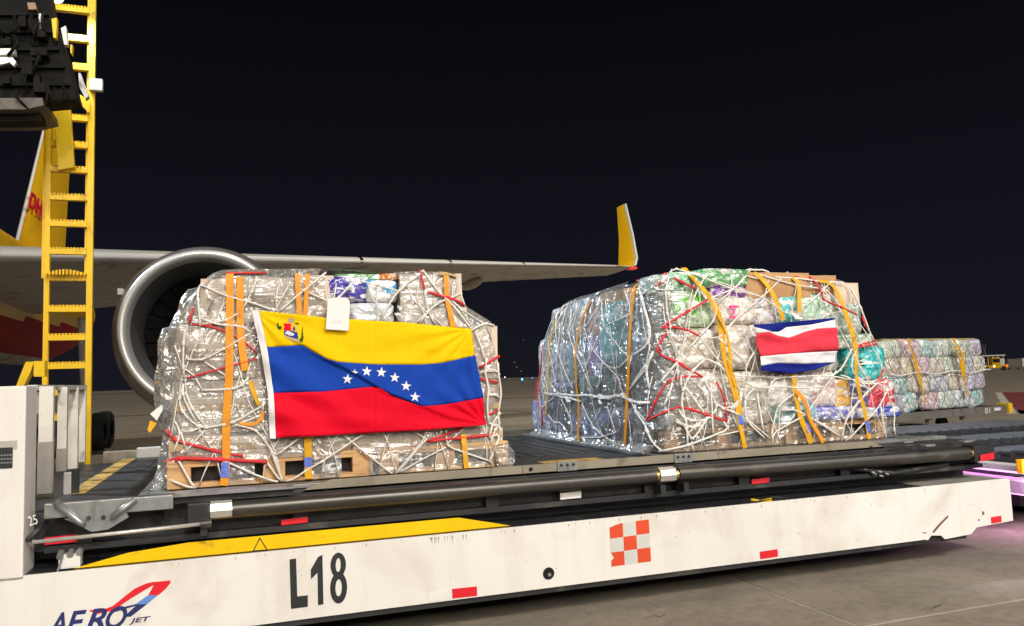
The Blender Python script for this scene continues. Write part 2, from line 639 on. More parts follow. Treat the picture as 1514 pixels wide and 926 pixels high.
# chassis beam
lowR = [pxz(*q) for q in ((1498, 770), (1444, 780), (1436, 790), (1397, 797.5), (1392, 792), (1377, 792), (1372, 799))]
beam_poly = [(-2.6, .619), (6.095, .619), (6.112, .60)] + lowR + [(5.15, .203), (-2.6, .203)]
beam = MB().prism(beam_poly, YB, YB + .012).build('side_beam', M_WHITE, ld)
MB().box(-2.6, 5.22, YB + .0125, YB + .46, .600, .612).build('beam_plate_shaded', M_BLACK, ld)  # ledge coloured black for the shadow of the platform above it
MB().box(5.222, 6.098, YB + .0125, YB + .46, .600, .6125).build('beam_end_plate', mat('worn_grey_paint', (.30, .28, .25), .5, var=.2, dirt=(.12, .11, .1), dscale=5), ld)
MB().box(-2.6, 5.0, YB + .02, YB + .5, .165, .58).build('undercarriage', M_BLACK, ld)
MB().box(5.0, 5.62, YB + .03, YB + .45, .165, .59).build('end_box', M_BLACK, ld)
MB().box(5.625, 6.07, YB + .05, YB + .45, .26, .59).build('end_box', M_BLACK, ld)
for xw in (-1.9, 4.4):
    w = MB().cyl((xw, YB + .6, .2), (xw, YB + .88, .2), .2, n=28).build('wheel', M_RUBBER, ld)
    MB().cyl((xw, YB + .585, .2), (xw, YB + .599, .2), .1, n=20).build('rim', M_GALV, w)
MB().box(-2.6, 6.05, 8.35, 8.75, .2, .6).build('far_beam', M_WHITE, ld)
MB().box(5.75, 6.05, 5.5, 8.3, .25, .55).build('cross_beam', M_BLACK, ld)


def plate(name, pts, m, parent, th=.003, Y=YB, lift=.0):
    return MB().prism([pxz(*q, Y) for q in pts], Y - lift - th, Y - lift - .0004).build(name, m, parent)

# L18
K7 = lambda x, y: (400 + x / 4.63, 720 + y / 4.63)
plate('letter', [K7(*q) for q in ((130, 497), (175, 490), (183, 750), (255, 742), (255, 820), (140, 835))], M_INK, beam)
plate('digit', [K7(*q) for q in ((275, 568), (325, 480), (355, 465), (362, 803), (325, 810), (321, 588), (277, 632))], M_INK, beam)
b = MB()
for k, (cx, cy_, rx, ry, hx, hy) in enumerate(((463, 535, 53, 85, 17, 47), (466, 690, 58, 108, 22, 58))):
    n = 40
    off = .002 + .0012 * k
    base = len(b.v)
    for i in range(n):
        t = 2 * math.pi * i / n
        for a_, c_ in ((rx, ry), (hx, hy)):
            p = at(*K7(cx + a_ * math.cos(t), cy_ - 4 * math.cos(t) + c_ * math.sin(t)), YB)
            b.v.append(Vector((p.x, YB - off, p.z)))
    for i in range(n):
        j = (i + 1) % n
        b.face([base + 2 * i, base + 2 * i + 1, base + 2 * j + 1, base + 2 * j])
b.build('digit', M_INK, beam)
# swoosh and lettering of the operator's mark
K4 = lambda x, y: (40 + x / 6.308, 820 + y / 6.308)
plate('swoosh', [K4(*q) for q in ((575, 525), (600, 515), (740, 503), (800, 480), (900, 400), (1000, 320), (1110, 270), (1165, 258), (1340, 242), (1335, 268), (1290, 325), (1225, 378), (1130, 378), (1165, 320), (1178, 285), (1100, 330), (960, 415), (860, 485), (770, 530), (660, 555))], M_RED, beam, .002)
plate('swoosh', [K4(*q) for q in ((1128, 380), (1222, 380), (1120, 462), (1010, 462))], mat('logo_light_blue', (.12, .26, .66), .45), beam, .002)
plate('swoosh', [K4(*q) for q in ((1008, 464), (1118, 464), (965, 580), (900, 582), (1015, 478), (900, 512), (790, 545), (900, 490))], M_NAVY, beam, .002)
NB = Vector((0, -1, 0))
def beam_text(s, p0, p1, h, m, shear):
    a, c = at(*p0, YB), at(*p1, YB)
    text_on('lettering', s, m, beam, Vector((a.x, YB - .0004, a.z)), Vector((c.x - a.x, 0, 0)), Vector((0, 0, h)), NB, shear, .002, .022)
zb = at(100, 940, YB).z
for ch, xa, xb in (('A', 70, 97), ('E', 97, 128), ('R', 126, 158), ('O', 156, 188)):
    ya = 941 - .115 * (xa - 70)
    beam_text(ch, (xa, ya), (xb, ya), .118, M_NAVY, .35)
beam_text('JET', (191, 924), (223, 921), .034, M_NAVY, .25)
# checkerboard
c00, c10, c11, c01 = (901, 776), (959, 768), (962.5, 830), (904, 838)
def bil(u, v):
    return tuple((1 - u) * (1 - v) * c00[k] + u * (1 - v) * c10[k] + u * v * c11[k] + (1 - u) * v * c01[k] for k in (0, 1))
for i in range(3):
    for j in range(3):
        q = [bil(i / 3, j / 3), bil((i + 1) / 3, j / 3), bil((i + 1) / 3, (j + 1) / 3), bil(i / 3, (j + 1) / 3)]
        if (i, j) == (0, 0):
            q = [(q[0][0] + 4, q[0][1] + 3), (q[0][0] + 7, q[0][1] + 1), q[1], q[2], q[3], (q[0][0], q[0][1] + 4)]
        if (i, j) == (0, 2):
            q = [q[0], q[1], q[2], q[3], (q[3][0] - 0.3, q[3][1] - 9), (q[3][0] + 4, q[3][1] - 13)]
        plate('checker_square', q, M_CHKR if (i + j) % 2 == 0 else M_CHKW, beam, .002)
# reflectors, hole, scratches on the beam
plate('reflector', [(668, 871), (705, 867), (705.5, 881), (669, 885)], M_RED, beam)
plate('reflector', [(634, 876), (667, 872), (667.5, 885), (634.5, 889)], M_REFW, beam)
plate('reflector', [(1123, 816), (1149, 812), (1150, 823), (1124, 827)], M_RED, beam)
plate('reflector', [(1150, 813), (1174, 810), (1174.5, 817), (1150.5, 821)], M_REFW, beam)
plate('reflector', [(1465, 765), (1480, 762.5), (1480.5, 772), (1465.5, 774.5)], M_RED, beam)
hc = at(811, 848, YB)
MB().lathe([(.040, -.004), (.040, -.001), (.030, -.001), (.030, .001)], (hc.x, YB, hc.z), 24).build('port_rim', M_INK, beam, True)
MB().cyl((hc.x, YB - .0022, hc.z), (hc.x, YB - .0006, hc.z), .033, n=24).build('port_hole', mat('hole_black', (.006, .006, .006), .9), beam)
MB().cyl((hc.x + .006, YB - .006, hc.z - .008), (hc.x + .006, YB - .0022, hc.z - .008), .012, n=12).build('port_bolt', M_GALV, beam)
M_SCR = mat('rust_scratch', (.16, .075, .05), .7, var=.4, vscale=30)
for q in ([(1378, 787), (1385, 778), (1397, 766), (1401, 762), (1402, 765), (1392, 775), (1381, 788)], [(1364, 787), (1370, 787.5), (1370, 789), (1364, 788.5)],
          [(1452, 757), (1455, 756), (1455, 761), (1452, 762)], [(1446, 768), (1448, 767), (1448, 770), (1446, 771)]):
    plate('scratch', q, M_SCR, beam, .0015)
random.seed(3)
for k in range(46):                                     # grimy runs and chips along the top edge
    x = random.choice([random.uniform(625, 690), random.uniform(400, 1480), random.uniform(200, 1400)])
    y = 852 - (x - 32) * .099 + 2.5 + random.uniform(0, 1)
    h = random.uniform(1.5, 5) * (3.0 if 625 < x < 690 else 1)
    w_ = random.uniform(.5, 1.6)
    plate('scratch', [(x, y), (x + w_, y), (x + w_ * .6, y + h)], mat('chip_grime', (.20, .165, .13), .8), beam, .0013)
for k in range(20):
    x = random.uniform(120, 1480); y = 852 - (x - 32) * .099 + random.uniform(10, 70)
    w_ = random.uniform(.8, 2.5); h = random.uniform(.6, 2)
    plate('scratch', [(x, y), (x + w_, y - .3), (x + w_ * .8, y + h), (x + .2, y + h * .7)], mat('chip_pale', (.42, .36, .30), .8), beam, .0012)

# yellow guard sloping behind the beam's edge
yp = [(-.88, .622), (-.62, .668), (-.30, .690), (1.35, .690), (1.68, .622)]
b = MB()
for (x, z) in yp:
    b.v.append(Vector((x, YB + .02 + (z - .6) * 1.25, z)))
for (x, z) in yp:
    b.v.append(Vector((x, YB + .035 + (z - .6) * 1.25, z - .012)))
n = len(yp)
b.face(list(range(n))); b.face([n + i for i in range(n)][::-1])
for i in range(n):
    j = (i + 1) % n
    b.face([i, n + i, n + j, j])
guard = b.build('yellow_guard', M_YEL, ld)
b = MB()
tri = [(373, 814), (396, 812), (384, 794)]
P3 = []
for q in tri:
    z = .645 if q[1] > 800 else .688
    p = at(*q, YB + .02 + (z - .6) * 1.25)
    P3.append(Vector((p.x, YB + .016 + (p.z - .6) * 1.25, p.z)))
cen = sum(P3, Vector()) / 3
inner = [cen + (p - cen) * .78 for p in P3]
b.v = P3 + inner
for i in range(3):
    j = (i + 1) % 3
    b.face([i, j, 3 + j, 3 + i])
b.build('warning_triangle', M_INK, guard)

# platform: side frame, pipe, rail
MB().box(-1.12, 6.02, 5.16, 5.22, .70, .912).build('platform_side', M_BLACK, ld)
MB().box(-1.05, 6.0, 5.10, 5.159, .700, .735).build('lower_flange', M_DECK, ld)
MB().box(-1.12, 6.02, 5.225, 8.6, .86, .925).build('deck', M_DECK, ld)
for x in (-.9, .3, 1.55, 2.75, 3.55, 4.5, 5.5):
    MB().box(x, x + .09, 5.105, 5.158, .736, .86).build('rib', M_BLACK, ld)
MB().box(-1.0, 6.0, 5.3, 5.5, .45, .69).build('scissor_arm', M_BLACK, ld)
MB().box(-1.0, 6.0, 5.6, 5.66, .40, .84).build('inner_frame', M_BLACK, ld)
pz = .862
for x0, x1, z1 in ((-.05, 2.80, .865), (2.985, 5.78, .852)):
    MB().cyl((x0, 5.05, .865 if x0 < 0 else .862), (x1, 5.05, .862 if x0 < 0 else .838), .052, n=28).build('bumper_pipe', M_PIPE, ld, 'auto')
for x0, x1, z in ((-.175, -.055, .872), (2.828, 2.955, .864)):
    c = MB().cyl((x0, 5.05, z), (x1, 5.05, z), .056, n=8).build('pipe_clamp', M_CHROME, ld)
for x in (-.052, 2.803, 2.960, 5.784):
    MB().cyl((x, 5.05, .862 if x < 5 else .838), (x + .018, 5.05, .862 if x < 5 else .838), .048, n=20).build('pipe_collar', M_BRASS, ld)
for x in (-.25, 2.80, 2.99):
    MB().box(x + .02, x + .06, 5.0, 5.158, .735, .80).build('pipe_bracket', M_BLACK, ld)
MB().box(-.30, -.178, 5.0, 5.1, .80, .925, ch=.008).build('pipe_bracket', M_BLACK, ld)
MB().box(5.803, 6.03, 5.0, 5.12, .77, .90, ch=.006).build('end_bracket', M_BLACK, ld)
# guide rail in lengths
rail = MB().prism([(.33, .89), (.40, .937), (.55, .980), (1.86, .980), (1.86, .89)], 5.225, 5.245).build('guide_rail', M_TAN, ld)
MB().prism([(1.864, .889), (1.864, .980), (3.46, .983), (3.46, .886)], 5.225, 5.247).build('guide_rail', M_TAN, ld)
MB().prism([(3.464, .885), (3.464, .982), (4.94, .975), (5.10, .905), (5.10, .88)], 5.225, 5.244).build('guide_rail', M_TAN, ld)
MB().box(.52, 4.95, 5.248, 5.30, .9255, .968).build('rail_backing', M_TAN, ld)
for cxp, cyp in ((840, 690), (1012, 678)):
    p = at(cxp, cyp, 5.2)
    q = MB().box(p.x - .075, p.x + .075, 5.214, 5.2245, p.z - .032, p.z + .036, ch=.002).build('joint_plate', M_GALV, ld)
    for k in (-1, 0, 1):
        MB().cyl((p.x + k * .047, 5.206, p.z + .012), (p.x + k * .047, 5.2135, p.z + .012), .010, n=10).build('bolt', M_BLACK, q)
        MB().cyl((p.x + k * .047, 5.2095, p.z - .016), (p.x + k * .047, 5.2135, p.z - .016), .006, n=8).build('bolt', M_GALV, q)
for px_, py_ in ((482, 727), (570, 722), (632, 716), (785, 694), (1095, 690), (1170, 672), (1235, 668), (1288, 662)):
    p = at(px_, py_, 5.22)
    MB().cyl((p.x, 5.215, max(p.z, .90)), (p.x, 5.2245, max(p.z, .90)), .013, n=12).build('rail_hole', mat('hole_black', (.006, .006, .006)), rail)
# reflectors on the platform
def side_ref(q, m, Y=5.155):
    MB().prism([pxz(*k, Y) for k in q], Y - .004, Y).build('reflector', m, ld)
side_ref([(416, 769), (455, 764), (455, 772), (416, 777)], M_RED, 5.095)
side_ref([(828, 729), (859, 726), (859, 736), (828, 739)], M_REFW, 5.095)
side_ref([(1111, 709), (1137, 706), (1137, 713), (1111, 716)], M_RED, 5.095)
side_ref([(66, 795), (114, 790), (114, 801), (66, 806)], M_RED, 5.095)
side_ref([(1449, 673), (1469, 669), (1469.5, 679), (1449, 682)], M_RED, 4.99)
side_ref([(1118, 744), (1140, 739), (1143, 743), (1118, 747)], M_YEL, 4.99)
# rear bracket, hose lump
b = MB()
for k, (x, y) in enumerate(((1276, 693), (1288, 698), (1298, 697), (1308, 700), (1300, 703), (1290, 700))):
    p = at(x, y, 5.08)
    b.tube([p, at(x + 6, y + 2, 5.07)], .010, 6)
b.build('hose_clip', M_GALV, ld, True)
MB().tube([at(1110, 739, 5.1), at(1125, 742, 5.08), at(1140, 738, 5.1)], .012, 8).build('hook', M_YEL, ld, True)
MB().tube([at(1255, 692, 5.09), at(1320, 700, 5.09), at(1400, 686, 5.09)], .018, 8).build('hose', M_BLACK, ld, True)
# the left end: channel, arms, rod
p0, p1 = at(65, 742, 5.0), at(255, 731, 5.0)
MB().box(-1.03, -.375, 4.99, 5.03, .905, .985, ch=.006).build('end_channel', M_GALV, ld)
MB().box(-.374, .30, 5.0, 5.225, .968, .978).build('end_plate', M_GALV, ld)
MB().box(-1.03, .30, 5.04, 5.224, .926, .966).build('end_frame', M_BLACK, ld)
MB().tube([at(82, 742, 4.97), at(118, 772, 4.96), at(125, 775, 4.96)], .020, 10).build('stay_arm', M_GALV, ld, True)
MB().tube([at(200, 738, 4.97), at(165, 765, 4.96)], .017, 10).build('stay_arm', M_GALV, ld, True)
pl = MB().prism([pxz(*q, 4.98) for q in ((95, 768), (110, 774), (135, 787), (160, 783), (190, 765), (185, 755), (120, 760))], 4.985, 4.995).build('gusset_plate', M_GALV, ld)
for q in ((131, 766), (153, 765)):
    p = at(*q, 4.985)
    MB().cyl((p.x, 4.976, p.z), (p.x, 4.9845, p.z), .012, n=12).build('bolt', M_BLACK, pl)
MB().cyl(at(48, 802, 4.95), at(298, 775, 4.99), .011, n=14).build('actuator_rod', M_CHROME, ld, True)
MB().cyl(at(296, 776, 4.99), at(312, 774, 5.0), .024, n=12).build('rod_end', M_PIPE, ld)
MB().tube([at(40, 800, 4.97), at(55, 785, 5.0), at(68, 772, 5.05)], .016, 8).build('hose', M_BLACK, ld, True)
p = at(105, 832, 5.02)
MB().box(p.x - .06, p.x + .05, 5.0, 5.08, .622, .70, ch=.012).build('valve_block', M_REFW, ld)
for k in (-.05, .0, .045):
    MB().cyl((p.x + k, 4.99, .70 + k * .2), (p.x + k, 5.03, .71), .018, n=10).build('valve_cap', M_GALV, ld)
MB().cyl(at(84, 848, 4.98), at(92, 825, 4.99), .006, n=8).build('cable', M_GALV, ld)
MB().cyl(at(230, 771, 5.0) + Vector((0, .1, 0)), at(230, 771, 5.0) + Vector((0, .155, 0)), .03, n=16).build('frame_hole', mat('hole_black', (.006, .006, .006)), ld)
text_on('lettering', '25', M_REFW, ld, at(44, 778, 4.96), Vector((.04, 0, .01)), Vector((-.012, 0, .05)), NB)
# cabinet column and guard posts
col_ = MB().box(-1.75, -1.112, 4.93, 5.18, .612, 1.640, ch=.012).build('control_column', M_WHITE, ld)
MB().box(-1.75, -1.150, 4.925, 4.9295, 1.30, 1.345).build('grey_band', mat('grey_tape', (.45, .42, .38), .5, dirt=(.2, .18, .16)), col_)
p = at(8, 677, 4.93)
MB().box(-1.5, at(19, 677, 4.93).x, 4.922, 4.9295, p.z - .055, p.z + .055, ch=.003).build('data_plate', M_INK, col_)
b = MB()
for k in range(3):
    for j in range(4):
        b.box(p.x - .02 + j * .014, p.x - .011 + j * .014, 4.9195, 4.9215, p.z - .03 + k * .02, p.z - .022 + k * .02)
b.build('plate_print', M_GALV, col_)
for k, (px_, Y, w_, zb_) in enumerate(((68, 6.0, .085, .93), (92, 6.8, .065, 1.0), (108, 7.4, .075, .96), (121, 7.8, .06, .98))):
    x = at(px_, 600, Y).x
    o = MB().box(x - w_ / 2, x + w_ / 2, Y, Y + .05, zb_, 1.64 - .003 * k, ch=.004).build('guard_post', M_WHITE2, ld)
    if k < 2:
        MB().box(x - w_ / 2 - .002, x + w_ / 2 + .002, Y - .003, Y - .0005, zb_, 1.27 - .1 * k).build('grey_sleeve', mat('grey_sleeve', (.33, .31, .285), .5, var=.15), o)
MB().box(-1.36, -1.30, 6.052, 7.85, 1.615, 1.652).build('guard_top_rail', M_WHITE2, ld)
MB().box(-1.9, -1.31, 6.4, 6.43, 1.45, 1.60).build('guard_panel', M_WHITE2, ld)
p = at(101, 712, 5.9)
MB().box(p.x - .025, p.x + .02, 5.88, 5.92, .926, p.z + .06, ch=.006).build('latch_post', M_CHROME, ld)
MB().box(p.x + .02, p.x + .06, 5.9, 5.94, .926, p.z + .08, ch=.006).build('latch_post', M_BLACK, ld)
MB().box(-2.6, -1.13, 5.3, 8.5, .4, .9).build('front_machinery', M_BLACK, ld)
# deck markings: worn yellow lines, far edge
MB().box(-1.10, -.98, 5.9, 8.5, .9255, .9285).build('deck_line', M_YELOLD, ld)
b = MB().prism([(2.21, .9256), (2.72, .9256), (2.72, .9286), (2.21, .9286)], 5.60, 5.86).build('deck_line', M_YELOLD, ld)
MB().box(-.98, -.56, 8.60, 8.72, .90, 1.02, ch=.01).build('end_stop', mat('stop_white', (.55, .54, .52), .5, dirt=(.2, .2, .19)), ld)
MB().box(-1.3, 6.0, 8.75, 8.85, .80, .99, ch=.01).build('far_rail', M_TAN, ld)
for i in range(9):                                       # powered roller trays let into the deck
    x = 1.95 + .13 * i
    if i < 8:
        MB().box(x, x + .085, 6.2, 8.4, .9255, .9295).build('deck_tread', M_BLACK, ld)
for i in range(5):
    x = -.85 + .13 * i
    MB().box(x, x + .085, 7.3, 8.4, .9255, .9295).build('deck_tread', M_BLACK, ld)
for (px_, py_) in ((855, 687), (1428, 654), (1372, 660), (1340, 655)):
    p = atZ(px_, py_, .93)
    MB().box(p.x - .05, p.x + .05, p.y - .03, p.y + .03, .9295, .945, ch=.005).build('deck_cleat', M_GALV, ld)
MB().box(5.3, 5.95, 5.4, 5.52, .9255, .955, ch=.004).build('pallet_stop', M_GALV, ld)

# the ladder on the raised bridge
YL = 8.5
lad = MB().box(-1.425, -1.372, YL, YL + .05, .55, 7.0).build('ladder', M_YEL, ld)
for px_, z0, z1, dy in ((68.5, 1.4, 4.6, 0), (62.5, 2.70, 4.6, .06)):
    x = at(px_, 420, YL).x
    MB().box(x - .022, x + .022, YL + dy, YL + dy + .05, z0, z1).build('ladder_rail', M_YEL, lad)
MB().box(at(130, 400, YL).x - .04, at(130, 400, YL).x - .012, YL + .051, YL + .09, 2.72, 7.0).build('ladder_rail', M_YEL, lad)
xl, xr = at(71, 400, YL).x, -1.426
for i, py_ in enumerate((13, 56, 98, 174, 214, 251, 292, 331, 372, 411, 457, 499, 541, 580, 617)):
    z = at(105, py_, YL).z
    xa = xl if py_ > 110 else at({13: 80, 56: 100, 98: 108}[py_], py_, YL).x
    rg = MB().box(xa, xr, YL - .005, YL + .055, z - .028, z + .022, ch=.004).build('rung', M_YEL, lad)
    b = MB()
    nteeth = 11
    for k in range(nteeth):
        xx = xa + (xr - xa) * (k + .5) / nteeth
        b.box(xx - .009, xx + .009, YL - .004, YL + .05, z + .0225, z + .040)
    b.build('tread_teeth', M_YEL, rg)
b = MB()
for k in range(12):                                      # curved step plate
    t = k / 11
    xx = xl + (xr - xl) * t
    b.box(xx - .008, xx + .008, YL - .08 - .02 * math.sin(math.pi * t), YL - .0055, at(105, 411, YL).z + .02, at(105, 411, YL).z + .04 + .03 * math.sin(math.pi * t))
b.build('step_plate', M_YEL, lad)
x0 = at(78, 200, YL).x; x1 = at(108, 200, YL).x
pz_ = [pxz(*q, 8.44) for q in ((79, 149), (103, 149), (110, 248), (87, 252))]
MB().prism(pz_, 8.42, 8.49).build('hanger_plate', M_YEL, lad)
p = at(143, 128, 8.5)
MB().box(p.x - .06, p.x + .06, 8.44, 8.498, p.z - .06, p.z + .06, ch=.008).build('junction_box', mat('pale_grey_box', (.55, .54, .51), .5), lad)
MB().prism([pxz(*q, 8.48) for q in ((118, 140), (133, 150), (133, 168), (120, 155))], 8.47, 8.53).build('gusset', M_YEL, lad)
# yellow arm low at the left
b = MB()
b.prism([pxz(*q, 7.6) for q in ((22, 575), (38, 535), (50, 535), (46, 548), (33, 575))], 7.6, 7.72)
b.prism([pxz(*q, 7.6) for q in ((50, 534), (66, 534), (66, 557), (50, 557))], 7.595, 7.715)
b.build('support_arm', M_YEL, ld)
# raised bridge, dark underside (only its end is in the picture)
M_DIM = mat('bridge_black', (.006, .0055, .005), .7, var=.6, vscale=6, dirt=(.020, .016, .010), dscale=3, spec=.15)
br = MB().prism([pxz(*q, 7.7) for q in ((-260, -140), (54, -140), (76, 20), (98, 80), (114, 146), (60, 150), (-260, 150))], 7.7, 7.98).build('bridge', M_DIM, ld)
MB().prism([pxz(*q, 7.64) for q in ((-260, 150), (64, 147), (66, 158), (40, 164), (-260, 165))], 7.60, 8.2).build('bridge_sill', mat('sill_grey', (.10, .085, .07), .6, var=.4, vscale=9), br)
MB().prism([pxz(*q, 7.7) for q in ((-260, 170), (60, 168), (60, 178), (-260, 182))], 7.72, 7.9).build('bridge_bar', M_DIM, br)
for q, m in ((((-20, 72), (22, 72), (22, 80), (-20, 82)), M_REFW), (((-20, 86), (18, 84), (24, 92), (20, 98), (14, 92), (4, 95), (-20, 98)), M_REFW),
             (((40, 4), (52, 4), (54, 14), (42, 14)), mat('lamp_bracket', (.30, .18, .10), .5)), (((76, 28), (84, 26), (83, 56), (79, 56)), M_YEL),
             (((90, 42), (97, 38), (100, 66), (95, 66)), M_REFW), (((104, 66), (107, 66), (106, 80), (104, 78)), M_YEL), (((57, 20), (62, 20), (60, 46), (58, 46)), M_GALV),
             (((116, 108), (119, 108), (131, 142), (126, 146), (117, 128)), M_GALV)):
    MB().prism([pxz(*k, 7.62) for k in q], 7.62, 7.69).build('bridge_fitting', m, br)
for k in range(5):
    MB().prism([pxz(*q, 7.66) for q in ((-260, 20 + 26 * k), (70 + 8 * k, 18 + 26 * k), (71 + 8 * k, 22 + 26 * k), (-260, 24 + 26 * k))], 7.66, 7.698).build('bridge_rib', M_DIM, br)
random.seed(31)
for k in range(16):
    x = random.uniform(-20, 100); y = random.uniform(5, 135)
    if x > 60 + y * .35:
        x -= 50
    MB().tube([at(x, y, 7.60), at(x + random.uniform(-8, 8), y + random.uniform(8, 20), 7.56), at(x + random.uniform(-14, 14), y + random.uniform(20, 38), 7.61)], random.uniform(.008, .022), 6).build('cable', M_DIM, br, True)
for k in range(9):
    x = random.uniform(-10, 70); y = random.uniform(8, 130); w_ = random.uniform(8, 26); h = random.uniform(6, 18)
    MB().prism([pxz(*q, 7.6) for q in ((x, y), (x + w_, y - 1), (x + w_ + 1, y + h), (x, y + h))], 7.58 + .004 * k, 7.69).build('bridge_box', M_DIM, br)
wl = at(82, -6, 8.2)
MB().cyl(wl, wl + Vector((0, .06, .02)), .06, n=20).build('work_lamp', mat('lamp_glow', (.9, .95, 1), .3, emit=(.8, .92, 1), estr=14), br)
lamp('work_light', 'SPOT', wl + Vector((.05, -.05, .02)), (at(140, 100, 8.5)), 140, (.85, .93, 1), spot_size=rad(80), spot_blend=.6, shadow_soft_size=.06)

# ================================================================== LOADS: shared builders
def hull(x0, x1, y0, y1, z0, ztop, left, right, front, back, seed, amp=.014, nper=150, side=26, r=.06):
    """Closed skin round a netted load. left/right/front/back give offsets (m) at height fraction f; ztop(x, y) the top."""
    P = []
    cx, cy_ = (x0 + x1) / 2, (y0 + y1) / 2
    rings = [(i / side * .93, 1.0) for i in range(side + 1)]
    rings += [(.965, .988), (.985, .965), (1.0, .92), (1.0, .8), (1.0, .6), (1.0, .4), (1.0, .2), (1.0, .02)]
    hx, hy = (x1 - x0) / 2, (y1 - y0) / 2
    e = 2 / 14.0
    for f, c in rings:
        row = []
        for i in range(nper):
            t = i / nper * 4
            k, s = int(t), t - int(t)
            u, w = ((-1 + 2 * s, -1), (1, -1 + 2 * s), (1 - 2 * s, 1), (-1, 1 - 2 * s))[k]
            # rounded corners
            L = (abs(u) ** 12 + abs(w) ** 12) ** (1 / 12)
            u, w = u / L, w / L
            x, y = cx + hx * u * c, cy_ + hy * w * c
            if u < 0:
                x += left(f) * (-u) * c
            else:
                x += right(f) * u * c
            if w < 0:
                y += front(f) * (-w) * c
            else:
                y += back(f) * w * c
            z = z0 + f * (ztop(x, y) - z0)
            q = Vector((x * 2.6 + seed, y * 2.6, z * 3.1))
            d = noise.fractal(q, 1.0, 2.0, 4) * amp + noise.noise(q * .5) * amp * 1.5
            out = Vector((u, w, 0)).normalized() if c > .95 else Vector((0, 0, 1))
            row.append(Vector((x, y, z)) + out * d)
        P.append(row)
    return P


def piecewise(pts):
    def f(x):
        if x <= pts[0][0]:
            return pts[0][1]
        for (a, va), (b, vb) in zip(pts, pts[1:]):
            if x <= b:
                return va + (vb - va) * (x - a) / (b - a)
        return pts[-1][1]
    return f


def hull_bvh(P):
    V, F = [], []
    R, N = len(P), len(P[0])
    for row in P:
        V += row
    for i in range(R - 1):
        for j in range(N):
            k = (j + 1) % N
            F.append((i * N + j, i * N + k, (i + 1) * N + k, (i + 1) * N + j))
    return BVHTree.FromPolygons(V, F)


def on_hull(bvh, px, py, Yfall=5.5):
    d = ray(px, py).normalized()
    h = bvh.ray_cast(CAM, d)
    if h[0] is None:
        h = bvh.find_nearest(at(px, py, Yfall))
    p, nrm = h[0], h[1]
    if nrm.dot(d) > 0:
        nrm = -nrm
    return p, nrm


def drape(bvh, pts, off, step=9.0, Yfall=5.5):
    """a photo polyline pulled taut over a load's skin: straight between its knots unless the load bulges out"""
    out, nn_ = [], []
    knots = [on_hull(bvh, *p, Yfall) for p in pts]
    for s_ in range(len(pts) - 1):
        (a, b_), (A, B) = (pts[s_], pts[s_ + 1]), (knots[s_], knots[s_ + 1])
        L = math.hypot(b_[0] - a[0], b_[1] - a[1])
        n_ = max(1, int(L / step))
        for k in range(n_):
            t = k / n_
            q, nr = on_hull(bvh, a[0] + (b_[0] - a[0]) * t, a[1] + (b_[1] - a[1]) * t, Yfall)
            l = A[0].lerp(B[0], t)
            h = (l - q).dot(nr)
            if 0 <= h < .07 and (l - q).length < .12:
                q = l
            out.append(q); nn_.append(nr)
    out.append(knots[-1][0]); nn_.append(knots[-1][1])
    out = [out[0]] + [(out[i - 1] + out[i] * 2 + out[i + 1]) / 4 for i in range(1, len(out) - 1)] + [out[-1]]
    nn_ = [nn_[0]] + [(nn_[i - 1] + nn_[i] + nn_[i + 1]).normalized() for i in range(1, len(nn_) - 1)] + [nn_[-1]]
    return [p + n_ * off for p, n_ in zip(out, nn_)], nn_


def cords(net, bvh, lines, O, S, m, name, r=.0068, Yfall=5.5, label=None, off=.010):
    for ln in lines:
        pts = [(O[0] + x / S, O[1] + y / S) for x, y in ln]
        P, _ = drape(bvh, pts, off + random.uniform(0, .007), Yfall=Yfall)
        rr_ = r * random.uniform(.85, 1.15)
        mb = MB().tube(P, rr_, 6)
        if len(ln) > 2 and S > 2.8:
            for q in pts[1:-1]:
                k_ = min(range(len(P)), key=lambda i_: (P[i_] - at(q[0], q[1], P[i_].y)).length)
                d_ = (P[min(k_ + 1, len(P) - 1)] - P[max(k_ - 1, 0)]).normalized()
                mb.tube([P[k_] - d_ * rr_ * 1.8, P[k_] - d_ * rr_, P[k_] + d_ * rr_, P[k_] + d_ * rr_ * 1.8], rr_ * 1.5, 6)
        o = mb.build(name, m, net, True)
        if label:
            o['label'] = label
    return net


def ribbon(P, N, w, m, name, parent=None, th=.003, twist=0.0):
    b = MB()
    for k in range(len(P)):
        d = (P[min(k + 1, len(P) - 1)] - P[max(k - 1, 0)]).normalized()
        nr = (N[k] - d * N[k].dot(d)).normalized()
        s = d.cross(nr).normalized()
        if twist:
            a = twist * math.sin(k * .55)
            s2 = s * math.cos(a) + nr * math.sin(a)
            nr = nr * math.cos(a) - s * math.sin(a)
            s = s2
        for u, v in ((-1, 0), (1, 0), (1, 1), (-1, 1)):
            b.v.append(P[k] + s * (u * w / 2) + nr * (v * th))
    for k in range(len(P) - 1):
        for i in range(4):
            j = (i + 1) % 4
            b.face([4 * k + i, 4 * k + j, 4 * k + 4 + j, 4 * k + 4 + i])
    b.face([0, 1, 2, 3]); e = 4 * (len(P) - 1); b.face([e + 3, e + 2, e + 1, e])
    return b.build(name, m, parent)


def strap(bvh, pts, w, m, label, group, Yfall=5.5, off=.016, twist=0.0, lab=None):
    P, N = drape(bvh, pts, off, Yfall=Yfall)
    o = ribbon(P, N, w, m, 'lashing_strap', twist=twist)
    tag(o, label, 'strap', group)
    if lab:
        a, b_ = lab
        P2, N2 = drape(bvh, [a, b_], off + .0045, Yfall=Yfall)
        ribbon(P2, N2, w * .98, M_STRAPL, 'printed_label', o, .0015)
    return o


